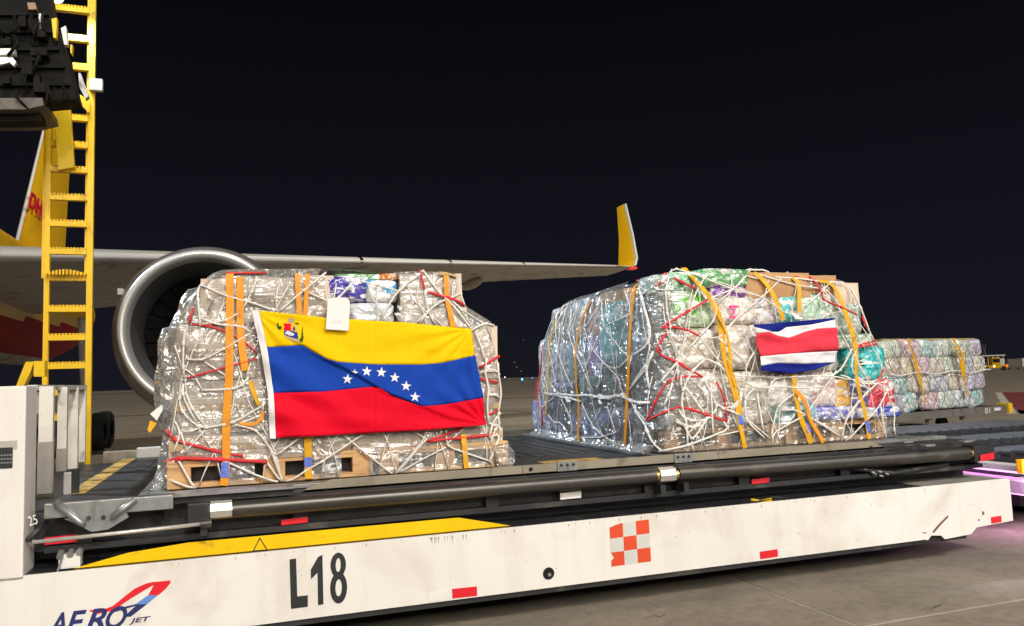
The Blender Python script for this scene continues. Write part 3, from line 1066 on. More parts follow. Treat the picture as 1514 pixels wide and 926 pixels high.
def soft_pack(name, x0, x1, y0, y1, z0, z1, m, seed, soft=.5, M=None, cat='pack', label='', group=None, n=7, parent=None):
    """a stuffed plastic pack: a box with swollen faces, pinched edges and dents"""
    b = MB()
    cx, cy_, cz = (x0 + x1) / 2, (y0 + y1) / 2, (z0 + z1) / 2
    hx, hy, hz = (x1 - x0) / 2, (y1 - y0) / 2, (z1 - z0) / 2
    ex = 10 - 6 * soft
    def pt(u, v, w):
        L = (abs(u) ** ex + abs(v) ** ex + abs(w) ** ex) ** (1 / ex)
        q = Vector((u / L, v / L, w / L))
        k = noise.noise(Vector((q.x * 1.7 + seed * 3.1, q.y * 1.7 + seed, q.z * 1.7))) * .06 * soft + noise.noise(Vector((q.x * 5 + seed, q.y * 5, q.z * 5 + seed * 2))) * .022
        q = q * (1 + k)
        return Vector((cx + hx * q.x, cy_ + hy * q.y, cz + hz * q.z))
    faces = []
    for ax in range(3):
        for sg in (-1, 1):
            G = []
            for i in range(n):
                row = []
                for j in range(n):
                    a, c = -1 + 2 * i / (n - 1), -1 + 2 * j / (n - 1)
                    u = [0, 0, 0]
                    u[ax] = sg; u[(ax + 1) % 3] = a; u[(ax + 2) % 3] = c
                    row.append(M @ pt(*u) if M else pt(*u))
                G.append(row)
            b.grid(G)
    bm = bmesh.new()
    vs_ = [bm.verts.new(p) for p in b.v]
    for f in b.f:
        bm.faces.new([vs_[i] for i in f])
    bmesh.ops.remove_doubles(bm, verts=bm.verts[:], dist=.0005)
    b2 = MB()
    b2.add_bm(bm)
    bm.free()
    o = b2.build(name, m, parent, True)
    if label:
        tag(o, label, cat, group)
    return o


def carton(x0, x1, y0, y1, z0, z1, m, label, group, tape=True, dent=.006, name='carton'):
    random.seed(int(abs(x0 * 977 + z0 * 131) * 10) + 5)
    b = MB()
    bm = bmesh.new()
    bmesh.ops.create_cube(bm, size=1)
    bmesh.ops.subdivide_edges(bm, edges=bm.edges[:], cuts=4, use_grid_fill=True)
    for w in bm.verts:
        bul = (1 - (2 * w.co.x) ** 2) * (1 - (2 * w.co.z) ** 2) * .012
        yy = w.co.y - (bul / (y1 - y0) if w.co.y < -.49 else 0)
        p = Vector(((x0 + x1) / 2 + w.co.x * (x1 - x0), (y0 + y1) / 2 + yy * (y1 - y0), (z0 + z1) / 2 + w.co.z * (z1 - z0)))
        w.co = p + Vector((noise.noise(p * 7), noise.noise(p * 7 + Vector((9, 0, 0))), noise.noise(p * 7 + Vector((0, 9, 0))))) * dent
    b.add_bm(bm)
    bm.free()
    o = b.build(name, m)
    tag(o, label, 'carton', group)
    if tape:
        zc = (z0 + z1) / 2
        MB().box(x0 + .01, x1 - .01, y0 - .019, y0 - .0165, zc - .022, zc + .022).build('tape', M_TAPE, o)
    return o


def wooden_pallet(x0, x1, y0, y1, z0, label, group=None):
    t = thing('wooden_pallet', label, 'wooden pallet', ((x0 + x1) / 2, (y0 + y1) / 2, z0), group)
    for k in range(3):
        y = y0 + (y1 - y0 - .1) * k / 2
        MB().box(x0, x1, y, y + .1, z0, z0 + .030, ch=.003).build('bottom_board', M_WOOD, t)
        for j, x in enumerate((x0, (x0 + x1) / 2 - .07, x1 - .14)):
            MB().box(x, x + .14, y, y + .1, z0 + .0305, z0 + .132, ch=.003).build('block', M_WOOD, t)
        MB().box(x0, x1, y, y + .1, z0 + .1325, z0 + .158, ch=.003).build('stringer_board', M_WOOD, t)
    MB().box(x0 + .02, x1 - .02, y0 + .115, y0 + .122, z0 + .031, z0 + .157).build('gap_shade', M_BLACK, t)  # black sheet added behind the front blocks to darken the gaps
    nb = 7
    for k in range(nb):
        y = y0 + (y1 - y0 - .09) * k / (nb - 1)
        MB().box(x0, x1, y - .004, y + .09, z0 + .1585, z0 + .18, ch=.003).build('top_board', M_WOOD, t)
    return t


def air_pallet(x0, x1, y0, y1, z0, label):
    t = thing('air_cargo_pallet', label, 'cargo pallet', ((x0 + x1) / 2, (y0 + y1) / 2, z0))
    MB().box(x0 + .05, x1 - .05, y0 + .05, y1 - .05, z0, z0 + .018).build('sheet', M_ALU, t)
    for a in ((x0, x1, y0, y0 + .049), (x0, x1, y1 - .049, y1), (x0, x0 + .049, y0 + .0495, y1 - .0495), (x1 - .049, x1, y0 + .0495, y1 - .0495)):
        MB().box(*a, z0, z0 + .024, ch=.003).build('edge_rail', M_ALU, t)
    return t


NETG = 'cargo nets tied over the pallet loads'
STRG = 'lashing straps over the pallet loads'
FY = 5.50
# ================================================================== LOAD ONE (Venezuelan flag)
air_pallet(-.60, 1.90, 5.30, 8.45, .930, 'flat aluminium cargo pallet under the carton load with the yellow, blue and red flag')
Z1 = .956
wooden_pallet(-.45, .86, 5.497, 6.49, Z1, 'left wooden pallet under the carton load, below the white hoist edge of the flag')
wooden_pallet(.90, 1.85, 5.497, 6.49, Z1, 'right wooden pallet under the carton load, its end block showing beside the gap')

def rect(x0, y0, x1, y1, Y):
    a, b_ = at(x0, y1, Y), at(x1, y0, Y)
    c, d = at(x1, y1, Y), at(x0, y0, Y)
    return a.x * .5 + d.x * .5, b_.x * .5 + c.x * .5, (a.z + c.z) / 2, (b_.z + d.z) / 2

K = M_KRAFT
C1G = 'cartons wrapped on the pallet with the large flag'
c7 = None
for (r_, m, lab) in (
    ((296, 410, 350, 478), 1, 'brown carton printed with a black 7, top left corner of the load'),
    ((352, 409, 440, 476), 2, 'top row carton behind the pair of orange straps, above the flag corner'),
    ((442, 406, 494, 476), 1, 'top row carton just left of the white paper sheet'),
    ((593, 404, 640, 478), 2, 'top row carton right of the light blue packs, under a white net crossing'),
    ((642, 403, 684, 452), 1, 'carton at the top right corner with an orange tape cross'),
    ((596, 454, 692, 520), 2, 'silvery wrapped carton above the right part of the big flag'),
    ((694, 482, 737, 560), 1, 'upper carton on the right shoulder, right of the yellow flag corner'),
    ((664, 562, 740, 640), 1, 'lower carton on the right shoulder, beside the blue and red flag corner'),
    ((262, 482, 378, 560), 1, 'bulging carton left of the flag, below the red cord loop'),
    ((255, 562, 390, 640), 2, 'large carton left of the red flag stripe, behind the drooping white cord'),
    ((250, 642, 330, 682), 0, 'low carton at the bottom left, under two red cords'),
    ((332, 642, 424, 684), 2, 'low carton below the flag hoist, between the red cord ends'),
    ((426, 641, 520, 682), 0, 'low carton under the flag, right of the yellow strap label'),
    ((522, 638, 640, 680), 1, 'low wide carton under the middle of the red stripe'),
    ((642, 634, 745, 672), 2, 'low carton at the bottom right, above the wooden block'),
    ((380, 482, 486, 560), 0, 'carton behind the emblem part of the flag'),
    ((488, 482, 594, 560), 1, 'carton behind the yellow middle of the flag'),
    ((392, 562, 520, 640), 0, 'carton behind the red left half of the flag'),
    ((522, 562, 662, 640), 2, 'carton behind the stars of the flag'),
):
    x0, x1, z0, z1 = rect(*r_, FY)
    if r_[3] > 660:
        z0 = Z1 + .182
    o = carton(x0, x1, FY + random.uniform(.012, .03), FY + 1.0, z0, z1 - .004, K[m], lab, C1G, tape=(r_[2] - r_[0] > 60))
    if 'black 7' in lab:
        a, c = at(305, 461, FY), at(316, 447, FY)
        text_on('printed_digit', '7', M_INK, o, Vector((a.x, FY - .004, a.z)), Vector((.055, 0, 0)), Vector((0, 0, .085)), NB)
PK = lambda nm, a, b_, s=9, am=.5, off=0: pack_mat(nm, a, b_, s, am, off)
for (r_, m, lab, sf, dy) in (
    ((496, 402, 590, 414), PK('pack_green', (.10, .30, .12), (.45, .55, .42), 12, .5, 1), 'flat pale green pack lying on top, behind the paper sheet', .5, .06),
    ((476, 407, 546, 447), PK('pack_purple', (.05, .035, .36), (.66, .64, .76), 8, .5, 2), 'purple and white pack just above the paper sheet', .4, 0),
    ((540, 412, 590, 447), PK('pack_lightblue', (.06, .40, .80), (.84, .84, .82), 5, .8, 3), 'light blue and white pack right of the purple pack', .35, 0),
    ((516, 446, 586, 482), PK('pack_blue_white', (.66, .70, .74), (.16, .34, .62), 13, .35, 4), 'white pack with blue bands, right of the paper sheet', .35, 0),
    ((562, 402, 592, 414), PK('pack_orange', (.62, .20, .04), (.50, .40, .34), 12, .5, 5), 'small orange pack on top edge above the light blue pack', .4, .03),
):
    x0, x1, z0, z1 = rect(*r_, FY)
    soft_pack('goods_pack', x0, x1, FY + .01 + dy, FY + .6, z0, z1, m, x0 * 7 + z0, sf, label=lab, group='packs on the load with the large flag')

zt1 = lambda x, y: 2.385 if x < 1.50 else max(1.99, 2.385 - (x - 1.50) * 2.6)
L1 = piecewise([(0, -.00), (.3, -.02), (.66, -.02), (.80, .06), (.88, .16), (.95, .24), (1, .26)])
R1 = piecewise([(0, .04), (.08, .03), (.2, -.02), (.73, -.03), (.78, -.14), (.84, -.28), (1, -.29)])
H1 = hull(-.47, 1.85, 5.485, 6.58, .962, lambda x, y: 2.385 + (.0 if x < 1 else 0), L1, R1, lambda f: 0, lambda f: 0, 11.3, amp=.013)
B1 = hull_bvh(H1)
def skin_part(H, keep, name, m, parent=None):
    R, N = len(H), len(H[0])
    b = MB()
    idx = {}
    for i in range(R - 1):
        for j in range(N):
            k = (j + 1) % N
            q = [(i, j), (i, k), (i + 1, k), (i + 1, j)]
            c = sum((H[a][c_] for a, c_ in q), Vector()) / 4
            if keep(c, i, j):
                f = []
                for w in q:
                    if w not in idx:
                        idx[w] = len(b.v)
                        b.v.append(H[w[0]][w[1]])
                    f.append(idx[w])
                b.face(f)
    return b.build(name, m, parent, True)

_a, _b = at(478, 482, 5.47), at(590, 404, 5.47)
def keep1(c, i, j):
    e = .025 * noise.noise(Vector((c.x * 9, c.z * 9, 2)))
    if c.y < 5.62 and _a.x + e < c.x < _b.x + e and c.z > _a.z + e:
        return False                                    # torn open over the printed packs
    if c.y < 5.62 and c.z < 1.135 + e * 1.5 and noise.noise(Vector((c.x * 2.3, 0, 5))) > .10:
        return False                                    # ridden up off the wooden pallets
    return True
wrap1 = skin_part(H1, keep1, 'stretch_film', M_FILM)
tag(wrap1, 'crinkled clear stretch film wrapped round the carton load with the large flag', 'stretch film')

def crumple(name, outline, Y0, depth, m, parent, seed, amp=.05, n=22):
    """a loose flap of film: two crumpled skins meeting at the outline"""
    b = MB()
    cx = sum(p[0] for p in outline) / len(outline); cy_ = sum(p[1] for p in outline) / len(outline)
    rows = []
    dense = []
    for (a, c) in zip(outline, outline[1:] + outline[:1]):
        for k in range(4):
            dense.append((a[0] + (c[0] - a[0]) * k / 4, a[1] + (c[1] - a[1]) * k / 4))
    for s in (1, -1):
        rows = []
        for i in range(n + 1):
            t = i / n
            row = []
            for (x, y) in dense:
                p = at(cx + (x - cx) * t, cy_ + (y - cy_) * t, Y0)
                d = math.sqrt(max(0, 1 - t * t)) * depth * s
                q = Vector((p.x * 6 + seed, p.z * 6, s * 3))
                d += noise.fractal(q, 1, 2, 4) * amp * (1 - t * .7)
                w = noise.noise(Vector((p.x * 22, p.z * 22, seed))) * .008 * t
                row.append(Vector((p.x + w, Y0 - d, p.z + w)))
            rows.append(row)
        b.grid(rows, True)
    return b.build(name, m, parent, True)

crumple('film_flap', [(292, 425), (278, 428), (268, 440), (262, 462), (262, 490), (266, 520), (300, 525), (305, 460)], 5.62, .07, M_FILMG, wrap1, 2.0)
crumple('film_flap', [(290, 478), (262, 480), (240, 486), (233, 505), (233, 540), (228, 556), (228, 590), (232, 620), (240, 640), (262, 640), (280, 580)], 5.62, .10, M_FILMG, wrap1, 5.0)
crumple('film_flap', [(262, 600), (246, 620), (238, 660), (232, 695), (222, 724), (238, 726), (262, 690), (280, 640)], 5.58, .05, M_FILMG, wrap1, 9.0)
crumple('film_flap', [(728, 660), (750, 655), (760, 668), (762, 684), (752, 692), (735, 690)], 5.47, .03, M_FILM2, wrap1, 4.0, .02)
# a torn paper end and tape end sticking out at the left
b = MB().prism([pxz(*q, 5.5) for q in ((222, 612), (240, 598), (241, 606), (232, 622))], 5.495, 5.499).build('paper_tab', M_PAPER, wrap1)
b = MB().prism([pxz(*q, 5.5) for q in ((218, 636), (222, 622), (232, 626), (222, 640))], 5.497, 5.502).build('tape_end', M_STRAPY, wrap1)

net1 = thing('cargo_net', 'white and red cord net over the carton load with the large flag', 'cargo net', (.7, 5.47, .96), NETG)
random.seed(21)
Gx = ((220, 390), 5.444)
cords(net1, B1, [[(410, 130), (400, 300), (415, 500)], [(430, 180), (620, 260), (850, 320), (980, 370)], [(870, 110), (830, 230), (760, 360)],
                 [(300, 540), (285, 640), (280, 830), (290, 920)], [(310, 770), (430, 780), (600, 690), (820, 560)], [(450, 790), (650, 920)],
                 [(820, 800), (780, 920)], [(430, 490), (620, 460), (720, 400)], [(300, 850), (380, 910)], [(420, 440), (500, 480), (620, 500), (760, 500), (830, 560)]], *Gx, M_CORD, 'cord')
cords(net1, B1, [[(360, 360), (330, 490)], [(350, 490), (480, 500), (640, 555), (780, 640), (870, 720)], [(310, 920), (600, 840), (870, 765)], [(620, 88), (800, 86), (950, 82)]], *Gx, M_CORDR, 'red_cord', label='red cord')
Ix = ((220, 550), 5.144)
cords(net1, B1, [[(270, 90), (230, 200), (250, 300), (370, 420), (440, 430), (560, 400), (650, 385), (860, 260)], [(280, 150), (330, 280), (420, 400)],
                 [(265, 100), (255, 180), (360, 380)], [(200, 370), (250, 460), (190, 620)], [(430, 440), (270, 620)], [(250, 460), (280, 570)],
                 [(100, 740), (230, 660)], [(230, 670), (360, 910)], [(100, 790), (360, 900)], [(540, 660), (760, 760), (980, 860)],
                 [(900, 690), (1010, 850)], [(650, 400), (820, 440), (950, 620), (1020, 860)], [(760, 40), (720, 110), (640, 130), (400, 140)], [(360, 50), (410, 140)],
                 [(260, 460), (340, 450), (440, 400)], [(640, 420), (720, 380), (860, 330)]], *Ix, M_CORD, 'cord')
cords(net1, B1, [[(140, 440), (200, 520), (500, 600), (720, 640)], [(110, 690), (240, 655), (540, 665), (900, 685)]], *Ix, M_CORDR, 'red_cord', .010, label='red cord')
Jx = ((590, 390), 5.444)
cords(net1, B1, [[(0, 200), (160, 100), (190, 65)], [(190, 65), (320, 240), (385, 290), (480, 400), (580, 530)], [(200, 200), (230, 390), (290, 490)],
                 [(130, 480), (230, 390), (310, 310), (400, 280), (520, 235)], [(510, 90), (530, 240), (545, 340)], [(580, 540), (690, 470), (780, 490)],
                 [(610, 540), (690, 780)], [(640, 890), (700, 850), (800, 890)], [(160, 480), (240, 380)]], *Jx, M_CORD, 'cord')
cords(net1, B1, [[(165, 65), (200, 210)], [(230, 230), (390, 275), (535, 330)], [(640, 840), (790, 745)]], *Jx, M_CORDR, 'red_cord', .009, label='red cord')
Kx = ((400, 620), 3.984)
cords(net1, B1, [[(0, 180), (70, 370)], [(180, 100), (35, 210)], [(90, 380), (300, 250), (540, 90)], [(430, 95), (560, 200), (710, 320)],
                 [(920, 65), (900, 120), (730, 320)], [(840, 70), (910, 115)], [(1030, 50), (1035, 160), (1280, 245)], [(1030, 165), (880, 240), (760, 310)],
                 [(1330, 150), (1275, 240), (1300, 270)], [(1140, 50), (1030, 150)], [(920, 110), (745, 315)], [(1290, 150), (1310, 60), (1340, 20)]], *Kx, M_CORD, 'cord')
cords(net1, B1, [[(920, 130), (1130, 50)], [(920, 130), (1100, 110), (1320, 90)]], *Kx, M_CORDR, 'red_cord', .009, label='red cord')
Mx = ((400, 390), 7.57)
cords(net1, B1, [[(90, 540), (370, 300), (620, 110)], [(280, 270), (370, 300), (640, 420)], [(560, 590), (640, 510), (760, 380), (930, 200)], [(1230, 600), (1420, 310), (1514, 240)],
                 [(1000, 200), (1200, 240), (1420, 310)]], *Mx, M_CORD, 'cord')
Nx = ((480, 390), 2.7237)
cords(net1, B1, [[(650, 380), (640, 440), (660, 500), (650, 560), (655, 640)], [(620, 440), (660, 420), (706, 440)], [(690, 400), (706, 470), (700, 560), (712, 640), (716, 690)],
                 [(650, 530), (690, 520), (708, 540)], [(655, 640), (690, 660), (714, 650)], [(660, 700), (690, 680), (718, 690), (690, 720), (660, 800)], [(700, 600), (670, 640), (660, 700)]], *Nx, M_CORD, 'cord', .010)
cords(net1, B1, [[(625, 465), (660, 470), (692, 480)], [(650, 610), (705, 590)]], *Nx, M_CORDR, 'red_cord', .009, label='red cord')

def px_(O, S, pts):
    return [(O[0] + x / S, O[1] + y / S) for x, y in pts]

strap(B1, px_((220, 390), 5.444, [(655, 92), (652, 400), (648, 700), (648, 930)]) + px_((220, 550), 5.144, [(600, 200), (590, 400), (590, 640), (570, 900)]), .050, M_STRAP,
      'wide orange strap running full height left of the flag hoist', STRG, lab=((333, 684), (332, 706)))
strap(B1, px_((220, 390), 5.444, [(736, 110), (735, 400), (740, 600), (775, 860)]), .046, M_STRAP, 'orange strap beside the full height one, ending at the flag hoist', STRG)
strap(B1, px_((400, 390), 7.57, [(300, 125), (310, 350), (322, 590)]), .034, M_STRAP, 'left one of two orange straps above the flag emblem', STRG)
strap(B1, px_((400, 390), 7.57, [(415, 125), (400, 350), (388, 580)]), .030, M_STRAP, 'right one of two orange straps above the flag emblem', STRG)
strap(B1, px_((590, 390), 5.444, [(375, 62), (376, 290), (392, 330), (430, 510)]), .038, M_STRAP, 'orange strap at the top right above the yellow flag corner', STRG)
strap(B1, px_((590, 390), 5.444, [(318, 88), (480, 88)]), .030, M_TAPE, 'short horizontal orange tape at the top right corner', STRG)
strap(B1, px_((400, 620), 3.984, [(218, 95), (221, 220), (223, 350)]), .048, M_STRAPY, 'short yellow strap hanging below the red flag stripe', STRG, lab=((455.5, 676), (455.5, 690)))
strap(B1, px_((400, 620), 3.984, [(1132, 85), (1140, 180), (1150, 288)]), .038, M_STRAPY, 'pale orange strap at the lower right below the flag corner', STRG)
strap(B1, px_((220, 550), 5.144, [(775, 70), (790, 150), (838, 250)]), .032, M_STRAPY, 'loose yellow strap tail left of the flag hoist', STRG, off=.03, twist=.8)
strap(B1, px_((220, 550), 5.144, [(690, 385), (760, 410), (830, 400), (868, 350), (870, 300)]), .022, M_STRAP, 'small curled orange strap end beside the red hoist corner', STRG, off=.022)

# ------------------------------------------------------------------ flags
def interp(pts, x):
    return piecewise(pts)(x)


def flag(name, label, Y, xl, xr, bounds, mats, disp, nx=90, nb=9, parent=None, hoist=None, names=None):
    """bounds: boundary lines top..bottom as pixel polylines; a cloth band between each two."""
    t = thing(name, label, 'flag', at((xl[0] + xr[0]) / 2, bounds[-1][0][1], Y))
    for bi in range(len(bounds) - 1):
        G = []
        for j in range(nb + 1):
            v = j / nb
            row = []
            for i in range(nx + 1):
                u = i / nx
                # sheared edges: x from the edge lines at the row's own height
                def PX(k):
                    c = bounds[k]
                    x = xl[k] + (xr[k] - xl[k]) * u
                    return x, interp(c, x)
                a, b_ = PX(bi), PX(bi + 1)
                x, y = a[0] + (b_[0] - a[0]) * v, a[1] + (b_[1] - a[1]) * v
                p = at(x, y, Y)
                row.append(Vector((p.x, Y - disp(x, y), p.z)))
            G.append(row)
        b = MB().grid(G)
        o = b.build(names[bi], mats[bi], t, True, fixn=False)
        s = o.modifiers.new('thickness', 'SOLIDIFY')
        s.thickness = .0016
        s.offset = 0
    return t


def cloth(name, c):
    m, n, b, o = nt(name)
    t = noise_node(n, 300, 2, 0)
    r = ramp(n, t.outputs[0], [(.3, tuple(v * .9 for v in c)), (.7, tuple(min(1, v * 1.06) for v in c))])
    n.links.new(r.outputs[0], b.inputs['Base Color'])
    b.inputs['Roughness'].default_value = .7
    b.inputs['Specular IOR Level'].default_value = .12
    t2 = noise_node(n, 18, 4, .8, (1, 1, 1), offset=2)
    bn = n.nodes.new('ShaderNodeBump')
    bn.inputs['Strength'].default_value = .22
    bn.inputs['Distance'].default_value = .02
    n.links.new(t2.outputs[0], bn.inputs['Height'])
    n.links.new(bn.outputs[0], b.inputs['Normal'])
    return m

F_YEL = cloth('flag_yellow', (.84, .56, .0005)); F_BLU = cloth('flag_blue', (.008, .055, .40)); F_RED = cloth('flag_red', (.74, .002, .022)); F_WHT = cloth('flag_white', (.78, .77, .80))
F_NAVY = cloth('flag_navy', (.008, .016, .20)); F_RED2 = cloth('flag_bright_red', (.74, .045, .075))
top = [(372, 458), (482, 470), (600, 477), (697, 486.5)]
yb = [(386, 514), (440, 511), (449, 511.5), (460, 519), (484, 531.5), (500, 535.5), (553, 539), (620, 539.5), (653, 537), (703, 525.5)]
br = [(397, 581.5), (480, 579), (550, 572), (562, 574), (579, 585), (600, 593), (623, 601), (660, 598), (716, 588)]
bot = [(401, 648), (500, 643), (627, 636), (719, 628)]
CR = [(430, 503), (449, 512), (480, 531), (524, 553), (572, 581), (623, 601), (690, 630)]
def vdisp(x, y):
    # crease running down to the right: the upper cloth laps over the lower
    yc = interp(CR, x)
    d = y - yc
    fade = min(1, max(0, (x - 425) / 40)) * min(1, max(0, (700 - x) / 120))
    lap = .020 * math.exp(-max(0, -d) / 34) if d < 1.5 else -.006 * math.exp(-(d - 1.5) / 22)
    if -1.5 < d < 1.5:
        lap = -.006 + .026 * (1.5 - d) / 3
    w = lap * fade
    # soft diagonal folds falling from the hoist
    s = (x - 380) * .55 - (y - 470) * .84
    q = min(1, max(0, (560 - x) / 130)) * min(1, max(0, (y - 480) / 60))
    w += .015 * math.sin(s / 9.0 + 1.2 * noise.noise(Vector((x / 60, y / 60, 0)))) * q
    # rays from the tied right corners
    for (cx, cy_, A_) in ((697, 486, .014), (718, 628, .013), (375, 460, .009)):
        dx, dy = x - cx, y - cy_
        r_ = math.hypot(dx, dy)
        a = math.atan2(dy, dx)
        w += A_ * math.sin(a * 17) * math.exp(-r_ / 75) * min(1, r_ / 10)
    # long soft waves in the red
    w += .011 * math.sin((y - 600 - (x - 400) * .08) / 6.5 + noise.noise(Vector((x / 80, 0, 3))) * 2) * min(1, max(0, (y - 592) / 20)) * (.5 + .5 * noise.noise(Vector((x / 90, y / 40, 8))))
    w += .004 * noise.noise(Vector((x / 45, y / 30, 1))) + .002 * noise.noise(Vector((x / 16, y / 16, 4)))
    # old fold lines
    w -= .0032 * math.exp(-((x - 553) / 2.0) ** 2) + .0030 * math.exp(-((y - 520 - (x - 550) * .03) / 2) ** 2) * (x > 540)
    return w

YF = 5.425
vf = flag('venezuelan_flag', 'large yellow, blue and red flag with seven white stars tied across the cartons', YF, [383, 395, 404.5, 408], [697, 703, 715, 718.5],
          [top, yb, br, bot], [F_YEL, F_BLU, F_RED], vdisp, nx=150, nb=16, names=['yellow_band', 'blue_band', 'red_band'])
# white hoist strip
G = []
for j in range(31):
    v = j / 30
    y = 458.5 + (648.5 - 458.5) * v
    xa = interp([(458, 372), (515, 385), (580, 396), (648, 399)], y)
    xb = interp([(458, 383), (515, 395), (580, 404.5), (648, 408)], y)
    row = []
    for i in range(5):
        x = xa + (xb - xa) * i / 4
        p = at(x, y, YF)
        row.append(Vector((p.x, YF - vdisp(x, y) - .001 - .0025 * math.sin(math.pi * i / 4), p.z)))
    G.append(row)
MB().grid(G).build('hoist_strip', F_WHT, vf, True, fixn=False)

def flag_decal(poly, m, name, parent, off=.003, fan=True):
    b = MB()
    c = (sum(p[0] for p in poly) / len(poly), sum(p[1] for p in poly) / len(poly))
    pts = [c] + poly
    for (x, y) in pts:
        p = at(x, y, YF)
        b.v.append(Vector((p.x, YF - vdisp(x, y) - off, p.z)))
    n_ = len(poly)
    for i in range(n_):
        b.face([0, 1 + i, 1 + (i + 1) % n_])
    return b.build(name, m, parent)

F_STAR = cloth('flag_star_white', (.80, .80, .84))
S6 = lambda x, y: (480 + x / 2.7237, 390 + y / 2.7237)
for k, (x, y) in enumerate(((92, 465), (118, 440), (168, 434), (227, 438), (281, 459), (327, 493), (362, 537))):
    cx, cy_ = S6(x, y)
    R_ = 8.0 if k != 1 else 6
    poly = []
    for i in range(10):
        a = -math.pi / 2 + i * math.pi / 5 + .08
        r_ = R_ if i % 2 == 0 else R_ * .40
        q = (cx + r_ * math.cos(a), cy_ + r_ * math.sin(a))
        if k == 1:
            q = (q[0], min(q[1], interp(CR, q[0]) - 1))
            q = (q[0], q[1])
        poly.append(q)
    flag_decal(poly, F_STAR, 'star', vf, .0035)
# the coat of arms
E8 = lambda pts: [(370 + x / 7.968, 450 + y / 7.968) for x, y in pts]
F_LEAF = cloth('emblem_green', (.035, .10, .01)); F_GREY = cloth('emblem_grey', (.42, .38, .30)); F_PNK = cloth('emblem_pale', (.62, .46, .26))
flag_decal(E8([(392, 225), (478, 225), (480, 310), (398, 308)]), F_RED, 'emblem_shield_red', vf, .0035)
flag_decal(E8([(480, 235), (548, 240), (552, 335), (482, 312)]), cloth('emblem_gold', (.75, .42, .03)), 'emblem_shield_gold', vf, .0035)
flag_decal(E8([(398, 312), (482, 316), (556, 338), (562, 412), (480, 388), (402, 358)]), F_BLU, 'emblem_shield_blue', vf, .0035)
flag_decal(E8([(415, 330), (440, 312), (480, 330), (520, 350), (505, 375), (450, 368), (412, 350)]), F_WHT, 'emblem_horse', vf, .0045)
flag_decal(E8([(505, 270), (520, 262), (530, 300), (515, 318), (500, 300)]), F_BLU, 'emblem_flags', vf, .0045)
flag_decal(E8([(440, 200), (450, 172), (480, 160), (510, 178), (520, 212), (480, 222)]), F_GREY, 'emblem_horns', vf, .0035)
for q in ([(520, 215), (570, 222), (575, 238), (540, 240)], [(310, 240), (330, 215), (335, 260), (370, 262), (365, 295), (335, 300), (318, 270)],
          [(622, 245), (618, 320), (626, 400), (612, 445), (585, 440), (600, 380), (605, 300)], [(575, 420), (598, 395), (610, 440), (590, 450)]):
    flag_decal(E8(q), F_LEAF, 'emblem_branch', vf, .0035)
flag_decal(E8([(400, 365), (480, 395), (560, 420), (590, 448), (540, 445), (470, 420), (410, 385)]), F_PNK, 'emblem_ribbon', vf, .0038)
# the paper sheet hanging over the flag's top edge
pp = [(485, 442), (489, 440.5), (510, 440), (515, 443), (517.5, 447), (515.5, 489), (481.5, 487)]
sh = MB().prism([pxz(*q, 5.385) for q in pp], 5.383, 5.3845).build('paper_sheet', M_PAPER)
tag(sh, 'white paper sheet with rounded top hanging over the top edge of the large flag', 'paper')
b = MB()
random.seed(4)
for k in range(2):
    y = 474 + 2.6 * k
    for j in range(6):
        q = [(491 + j * 2.5, y), (491 + j * 2.5 + 1.9, y + .1), (491 + j * 2.5 + 1.9, y + 1.3), (491 + j * 2.5, y + 1.2)]
        b.prism([pxz(*r_, 5.383) for r_ in q], 5.3822, 5.3828)
b.build('grey_print', M_PAPERG, sh)

